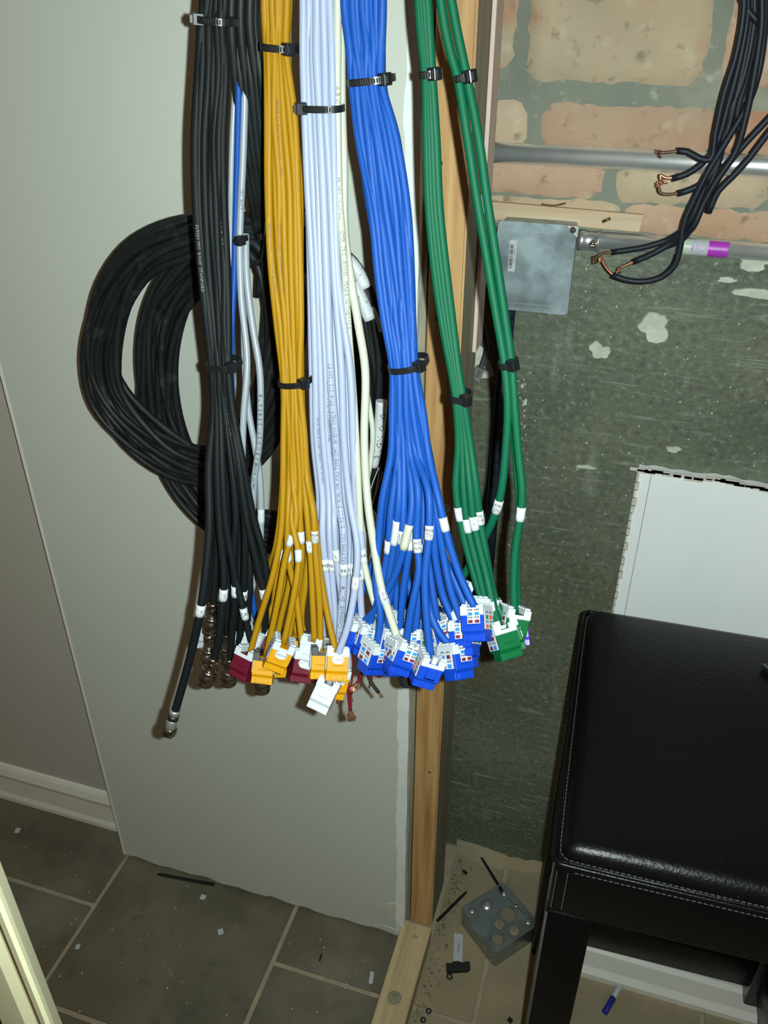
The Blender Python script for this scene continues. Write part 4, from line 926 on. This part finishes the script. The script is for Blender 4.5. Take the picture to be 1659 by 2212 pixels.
for i, (pts, desc) in enumerate(bw):
    Yv = .94+.004*(i % 4)
    w_ = [W(x, y, Yv+(.015 if y > 500 and i != 5 else 0)) for x, y in pts]
    if pts[0][1] < 0: w_ = top_up(w_[0])+w_
    t, P = mk_cable('wire', desc, w_, .0033, DGY if 0 else mat('blue_black_jacket', (.011, .014, .022), .5, spec=.3), cat='wire', group='black wires dangling at the upper right')
    if i < 6:
        bm = bmesh.new(); dx = {0: [(-20, 3), (-40, 4)], 1: [(-14, -2), (-26, -8), (-22, 8)], 2: [(-18, 2), (-38, -2), (-42, -16)], 3: [(-18, 2), (-34, 10), (-38, 16)], 4: [(-14, 6), (-26, 12), (-30, 16)], 5: [(-10, -12), (-22, -32)]}[i]
        e = proj(P.p[-1]); Pp = Path([P.p[-1]-P.t[-1]*.003]+[W(e[0]+a, e[1]+b, Yv+(.015 if e[1] > 500 and i != 5 else 0)) for a, b in dx], .003)
        tube(bm, Pp, .0016, 7, P.p[-1]); mesh_obj('copper_core', bm, COPD if i in (0, 2, 3) else COPPER, t)
        bm = bmesh.new(); o_ = Pp.p[-1]-P.p[-1]
        for k in range(12):
            e = Vector((random.uniform(-1, 1), random.uniform(-.6, .1), random.uniform(-1, 1)))*.0035; tube(bm, Path([o_-e*.4, o_+e*.5, o_+e+Vector((random.uniform(-.002, .002), 0, random.uniform(-.002, .002)))], .002), .0008, 5)
        mesh_obj('frayed_strands', bm, COPD if i in (0, 3) else COPPER, t)
# small white paper curl near the bunch and clear lid behind the blue jacks
c0 = W(962, 1402, .955); bm = bmesh.new(); M = Matrix.Translation(c0) @ Matrix.Rotation(math.pi/2+.12, 4, 'X')
lathe(bm, [(.0, .0005), (.040, .0005), (.046, .0012), (.0475, .004), (.0475, .012), (.049, .013), (.0475, .014), (.046, .012), (.045, .004), (.040, .0022), (.0, .0022)], 40, M, cap=False)
bmesh.ops.remove_doubles(bm, verts=bm.verts, dist=1e-5); tag(mesh_obj('plastic_lid', bm, GLASS), 'round clear plastic lid behind the stud below the blue jacks', 'lid')
p = W(965, 1096, YW+.012); bm = bmesh.new(); M = Matrix.Translation((min(p.x, -.180), YW+.0105, p.z)) @ Matrix.Rotation(-.35, 4, 'Y'); box(bm, -.0042, .0042, -.0002, .0002, -.0055, .0055, M=M)
tag(mesh_obj('paper_label', bm, LABEL), 'small white label stuck on the wooden stud', 'label')

# ------------------------------------------------------------------ leather bar stool
SZ = .73
t = empty('bar_stool', (.0035, .519, 0), 'black leather bar stool with stitched square seat, lower right', 'stool', rot=(0, 0, math.radians(1.9)))
SWd, SDp = .385, .385; AB = .628; LW = .045
def soft_box(name, x0, x1, y0, y1, z0, z1, r, crown=0., seg=4, m=LEATHER):
    bm = bmesh.new(); vs, fs = box(bm, x0, x1, y0, y1, z0, z1)
    bmesh.ops.bevel(bm, geom=list(bm.edges), offset=r, segments=seg, affect='EDGES', profile=.5)
    if crown:
        bmesh.ops.subdivide_edges(bm, edges=[e for e in bm.edges if e.calc_length() > .1], cuts=14, use_grid_fill=True)
        cx, cy = (x0+x1)/2, (y0+y1)/2
        for v in bm.verts:
            if v.co.z > (z0+z1)/2:
                a = (v.co.x-cx)/((x1-x0)/2); b = (v.co.y-cy)/((y1-y0)/2); v.co.z += crown*(1-min(1, abs(a))**4)*(1-min(1, abs(b))**4)
    return mesh_obj(name, bm, m, t, smooth=True)
soft_box('seat_cushion', .004, SWd-.004, .004, SDp-.004, SZ-.045, SZ-.006, .016, .006, 5)
soft_box('apron', .001, SWd-.001, .001, SDp-.001, AB+.002, SZ-.022, .004)
# legs: upholstered, square
for (x, y) in ((0, 0), (SWd-LW, 0), (0, SDp-LW), (SWd-LW, SDp-LW)):
    soft_box('leg', x, x+LW, y, y+LW, .0, AB+.006, .003, seg=2)
soft_box('stretcher', LW-.002, SWd-LW+.002, SDp-LW+.010, SDp-.010, .045, .112, .003, seg=2)
for xx in (.008, SWd-LW+.012): soft_box('stretcher', xx, xx+.025, LW-.002, SDp-LW+.002, .045, .112, .003, seg=2)
def rrect(x0, x1, y0, y1, z, r, n=6):
    out = []
    for cx, cy, a0 in ((x1-r, y1-r, 0), (x0+r, y1-r, 90), (x0+r, y0+r, 180), (x1-r, y0+r, 270)):
        for i in range(n+1): a = math.radians(a0+90*i/n); out.append((cx+r*math.cos(a), cy+r*math.sin(a), z))
    return out
bm = bmesh.new(); P = Path(rrect(-.0008, SWd+.0008, -.0008, SDp+.0008, SZ-.0215, .010), .01, True); tube(bm, P, .0026, 8); mesh_obj('piping', bm, LEATHER, t)
def stitches(path, gap=.0052, ln=.0036, r=.0003):
    bm = bmesh.new(); s = 0
    while s+ln < path.s[-1]:
        p, d = path.at(s+ln/2); M = Matrix.Translation(p) @ d.to_track_quat('X', 'Z').to_matrix().to_4x4(); box(bm, -ln/2, ln/2, -r, r, -r, r, M=M); s += gap
    mesh_obj('stitching', bm, THREAD, t)
stitches(Path(rrect(.0042, SWd-.0042, .0042, SDp-.0042, SZ-.0205, .012), .01, True))
stitches(Path([(0.02, -.0001, SZ-.0310), (SWd-.02, -.0001, SZ-.0310)], .02)); stitches(Path([(-.0001, .02, SZ-.0310), (-.0001, SDp-.02, SZ-.0310)], .02))
for dx in (.004, .014): stitches(Path([(dx, -.0001, SZ-.034), (dx, -.0001, AB+.01)], .02))
stitches(Path([(-.0001, .008, SZ-.034), (-.0001, .008, AB+.01)], .02))
bm = bmesh.new(); cyl(bm, (.0008, .0008, .002), (.0008, .0008, AB+.002), .0013, 8); mesh_obj('leg_piping', bm, mat('grey_leather_edge', (.06, .06, .06), .35), t)
# corner of a thin grey gadget lying on the seat at the right edge of the view
p = G(1648, 1438, SZ+.004); t2 = empty('hand_tool', (p.x, p.y, SZ+.0005), 'grey metal tool corner resting on the black stool at the right edge', 'tool')
bm = bmesh.new(); prism(bm, [(-.001, 0), (.012, .006), (.05, .010), (.06, -.03), (.018, -.022)], 0, .006); mesh_obj('body', bm, mat('dark_metal', (.10, .10, .105), .3, metal=.8), t2, bevel=.0006)
bm = bmesh.new(); cyl(bm, (-.001, 0, .0062), (.018, -.022, .0062), .0006, 6); mesh_obj('edge_strip', bm, STEEL, t2)

# ------------------------------------------------------------------ things on the floor
ft = empty('baseboard_offcut', (0, 0, 0), 'white moulded board lying on the floor under the stool', 'board')
a = .846; bm = bmesh.new(); prism(bm, [(a, .0002), (a, .012), (a+.012, .016), (a+.040, .014), (a+.048, .018), (a+.058, .018), (a+.060, .0002)], .034, .352, axis='x'); mesh_obj('moulding', bm, BASEW, ft)
# pen
q = G(1322, 2160, .005); t = empty('ballpoint_pen', (q.x, q.y, .0052), 'white pen with blue cap on the floor under the stool', 'pen', rot=(0, 0, math.radians(68)))
bm = bmesh.new(); cyl(bm, (0, 0, 0), (.062, 0, 0), .0042, 14); mesh_obj('barrel', bm, J_WHI, t)
bm = bmesh.new(); cyl(bm, (-.026, 0, 0), (.004, 0, 0), .0050, 14); box(bm, -.024, .004, -.001, .001, .004, .007); mesh_obj('cap', bm, mat('navy_plastic', s2l((30, 40, 150)), .4), t)
# galvanised 4-inch box, open side down, knockouts punched out
cb = G(1080, 1980, .04); t = empty('junction_box', (cb.x, cb.y, 0), 'loose galvanised box with round knockout holes lying on the floor by the stool', 'electrical box', rot=(0, 0, math.radians(-40)))
A = .048; hz = .042
bm = bmesh.new()
holes = [(.006, .014, .0125), (.012, -.010, .0085), (.034, .004, .0090), (.032, -.030, .0095)]
# plate with holes: build on a grid of radial fans through boolean-free triangulation
from mathutils.geometry import delaunay_2d_cdt
V2, E2 = [], []
def ring2(c, r, n=24):
    s = len(V2)
    for i in range(n): V2.append(Vector((c[0]+r*math.cos(2*math.pi*i/n), c[1]+r*math.sin(2*math.pi*i/n)))); E2.append((s+i, s+(i+1) % n))
rr = .006; s = len(V2)
out = [(x, y) for x, y, z in rrect(-A, A, -A, A, 0, rr, 4)]
for x, y in out: V2.append(Vector((x, y)))
for i in range(len(out)): E2.append((s+i, s+(i+1) % len(out)))
for x, y, r in holes: ring2((x, y), r)
vo, eo, fo, *_ = delaunay_2d_cdt(V2, E2, [], 0, 1e-6)
top = [bm.verts.new((v.x, v.y, hz)) for v in vo]
for f in fo:
    c = sum((vo[i] for i in f), Vector((0, 0)))/len(f)
    if abs(c.x) > A or abs(c.y) > A: continue
    if any((c-Vector((x, y))).length < r for x, y, r in holes): continue
    bm.faces.new([top[i] for i in f])
n = len(out); lo = [bm.verts.new((x, y, 0)) for x, y in out]
up = [bm.verts.new((x, y, hz)) for x, y in out]
for i in range(n): bm.faces.new((lo[i], lo[(i+1) % n], up[(i+1) % n], up[i]))
bmesh.ops.remove_doubles(bm, verts=bm.verts, dist=1e-6); bmesh.ops.recalc_face_normals(bm, faces=bm.faces)
mesh_obj('box_shell', bm, mat('worn_galvanised', (.34, .38, .39), .28, metal=.85, noise=.2, scale=40, bump=.05), t)
for x, y, r in ((-.028, -.006, .0095),):
    bm = bmesh.new(); lathe(bm, [(r+.001, hz), (r, hz+.0008), (r*.8, hz+.0030), (r*.3, hz+.0040)], 20, Matrix.Translation((x, y, 0))); mesh_obj('knockout_dome', bm, STEEL, t)
for x, y in ((-.03, .034), (.034, .034), (-.034, -.034)):
    bm = bmesh.new(); lathe(bm, [(.0055, hz), (.005, hz+.0008), (.001, hz+.0012)], 16, Matrix.Translation((x, y, 0))); mesh_obj('knockout', bm, STEEL, t)
bm = bmesh.new(); M = Matrix.Translation((.0, .036, hz)) @ Matrix.Rotation(.1, 4, 'Z')
box(bm, -.020, .020, -.0012, .0012, 0, .0022, M=M); box(bm, -.0012, .0012, -.010, .010, 0, .0022, M=M); mesh_obj('pressed_cross', bm, CHROME, t)
# cut zip-tie tails
def strip(name, a, b, wd, z, label, m=TIE, th=.0011, cat='zip tie tail', grp='cut zip tie tails on the floor', up_=0.):
    a, b = G(*a, z), G(*b, z+up_); d = (b-a); c = (a+b)/2; M = d.to_track_quat('X', 'Z').to_matrix().to_4x4()
    bm = bmesh.new(); l = d.length/2; prism(bm, [(-l, -wd/2), (l*.8, -wd/2), (l, -wd*.3), (l, wd*.3), (l*.8, wd/2), (-l, wd/2)], -th/2, th/2, M=M)
    t = empty(name, c, label, cat, grp); mesh_obj('strap', bm, m, t)
strip('zip_tie_tail', (463, 1911), (340, 1888), .0062, .0010, 'long black zip tie tail lying along the bottom of the painted panel')
strip('zip_tie_tail', (1085, 1925), (1037, 1848), .0050, .0470, 'black zip tie tail sticking out of the loose metal box', up_=-.044)
strip('zip_tie_tail', (944, 1990), (1008, 1926), .0052, .0015, 'black zip tie tail between the stud and the loose metal box', up_=.004)
strip('zip_tie_tail', (690, 2076), (695, 2060), .0030, .0010, 'tiny black clipping on the tile near the wooden plate')
strip('wire_clipping', (1064, 2072), (1074, 2052), .0022, .0015, 'short red wire clipping on the dusty floor', RED, .002, 'clipping', None)
strip('wire_clipping', (1008, 1888), (1000, 1880), .0060, .0020, 'small black scrap at the foot of the stud', TIE, .002, 'clipping', None)
strip('wire_clipping', (1098, 2200), (1106, 2208), .0070, .0020, 'small black scrap at the bottom edge beside the stool leg', TIE, .002, 'clipping', None)
# black cable stripping tool
q = G(990, 2090, .006); t = empty('cable_stripper', (q.x, q.y, .0), 'small black plastic cable stripper on the dusty floor', 'tool', rot=(0, 0, .35))
bm = bmesh.new(); prism(bm, [(-.020, -.007), (.015, -.006), (.020, -.003), (.020, .007), (.014, .008), (.008, .006), (.002, .009), (-.008, .009), (-.010, .006), (-.020, .007)], 0, .010); mesh_obj('body', bm, RUBBER, t, bevel=.0008)
bm = bmesh.new(); M = Matrix.Translation((-.016, -.012, .003)); 
P = Path([(.0040*math.cos(a*math.pi/5)-.016, .0040*math.sin(a*math.pi/5)-.013, .003) for a in range(10)], .002, True); tube(bm, P, .0014, 8); mesh_obj('finger_ring', bm, RUBBER, t)
# paper slips
def paper(px, py, w_, h_, rot, label, txt=None, cat='paper scrap', grp='white paper scraps on the floor'):
    q = G(px, py, .0008); t = empty('paper_scrap', q, label, cat, grp, rot=(0, 0, rot)); bm = bmesh.new()
    j = lambda: random.uniform(-.08, .08)*min(w_, h_)
    poly = [(-w_/2+j(), -h_/2+j()), (w_/2+j(), -h_/2+j()), (w_/2+j(), h_/2+j()), (-w_/2+j(), h_/2+j())]
    prism(bm, poly, 0, .0003); mesh_obj('paper', bm, LABEL, t)
    if txt: bm = bmesh.new(); put_text(bm, txt, .0062, lambda x, y: Vector((y*1., -x, .0004))); mesh_obj('label_print', bm, INK, t)
paper(439, 1938, .009, .010, .1, 'white paper square on the tile below the long zip tie tail')
paper(477, 2013, .009, .011, .7, 'torn white scrap in the middle of the large tile')
paper(168, 2045, .007, .009, .3, 'white paper square on the tile beside the grout line at left')
paper(38, 1794, .009, .011, .3, 'white scrap on the floor near the baseboard')
paper(802, 2112, .006, .020, .2, 'narrow white strip on the tile beside the wooden plate')
paper(990, 2048, .0145, .052, .20, 'white printed label slip standing against the cable stripper', '1WCO', 'paper label', None)
# o-rings and grit
for i, (px, py) in enumerate(((926, 2184), (914, 2203))):
    q = G(px, py, .002); bm = bmesh.new(); P = Path([(.0035*math.cos(a*math.pi/5), .0035*math.sin(a*math.pi/5), 0) for a in range(10)], .002, True); tube(bm, P, .0014, 7)
    o = mesh_obj('rubber_ring', bm, RUBBER); o.location = q; tag(o, ('small black ring on the dusty floor near the bottom of the view', 'second small black ring cut by the bottom of the view')[i], 'ring', 'black rings')
bm = bmesh.new()
for i in range(420):
    if i < 260: x = -.168+abs(random.gauss(0, .012)); y = random.uniform(.60, 1.0)
    else: x = random.uniform(-.16, .1); y = random.uniform(.55, 1.02)
    s = random.uniform(.0005, .0022 if i < 260 else .0010); blob(bm, (x, y), s, s, 0, 5, s, .35, axis='z')
tag(mesh_obj('rubble', bm, mat('dirt_crumbs', s2l((150, 128, 98)), .8, col2=s2l((96, 80, 62)), scale=160)), 'crumbs of plaster and grit along the foot of the stud', 'debris', None, 'stuff')
bm = bmesh.new()
for i in range(90):
    x = random.uniform(-1.1, -.25); y = random.uniform(.45, .80); s = random.uniform(.0005, .0014); blob(bm, (x, y), s, s, 0, 5, s*.7, .35, axis='z')
tag(mesh_obj('dust_specks', bm, PLAST), 'pale dust specks scattered on the tiles', 'debris', None, 'stuff')
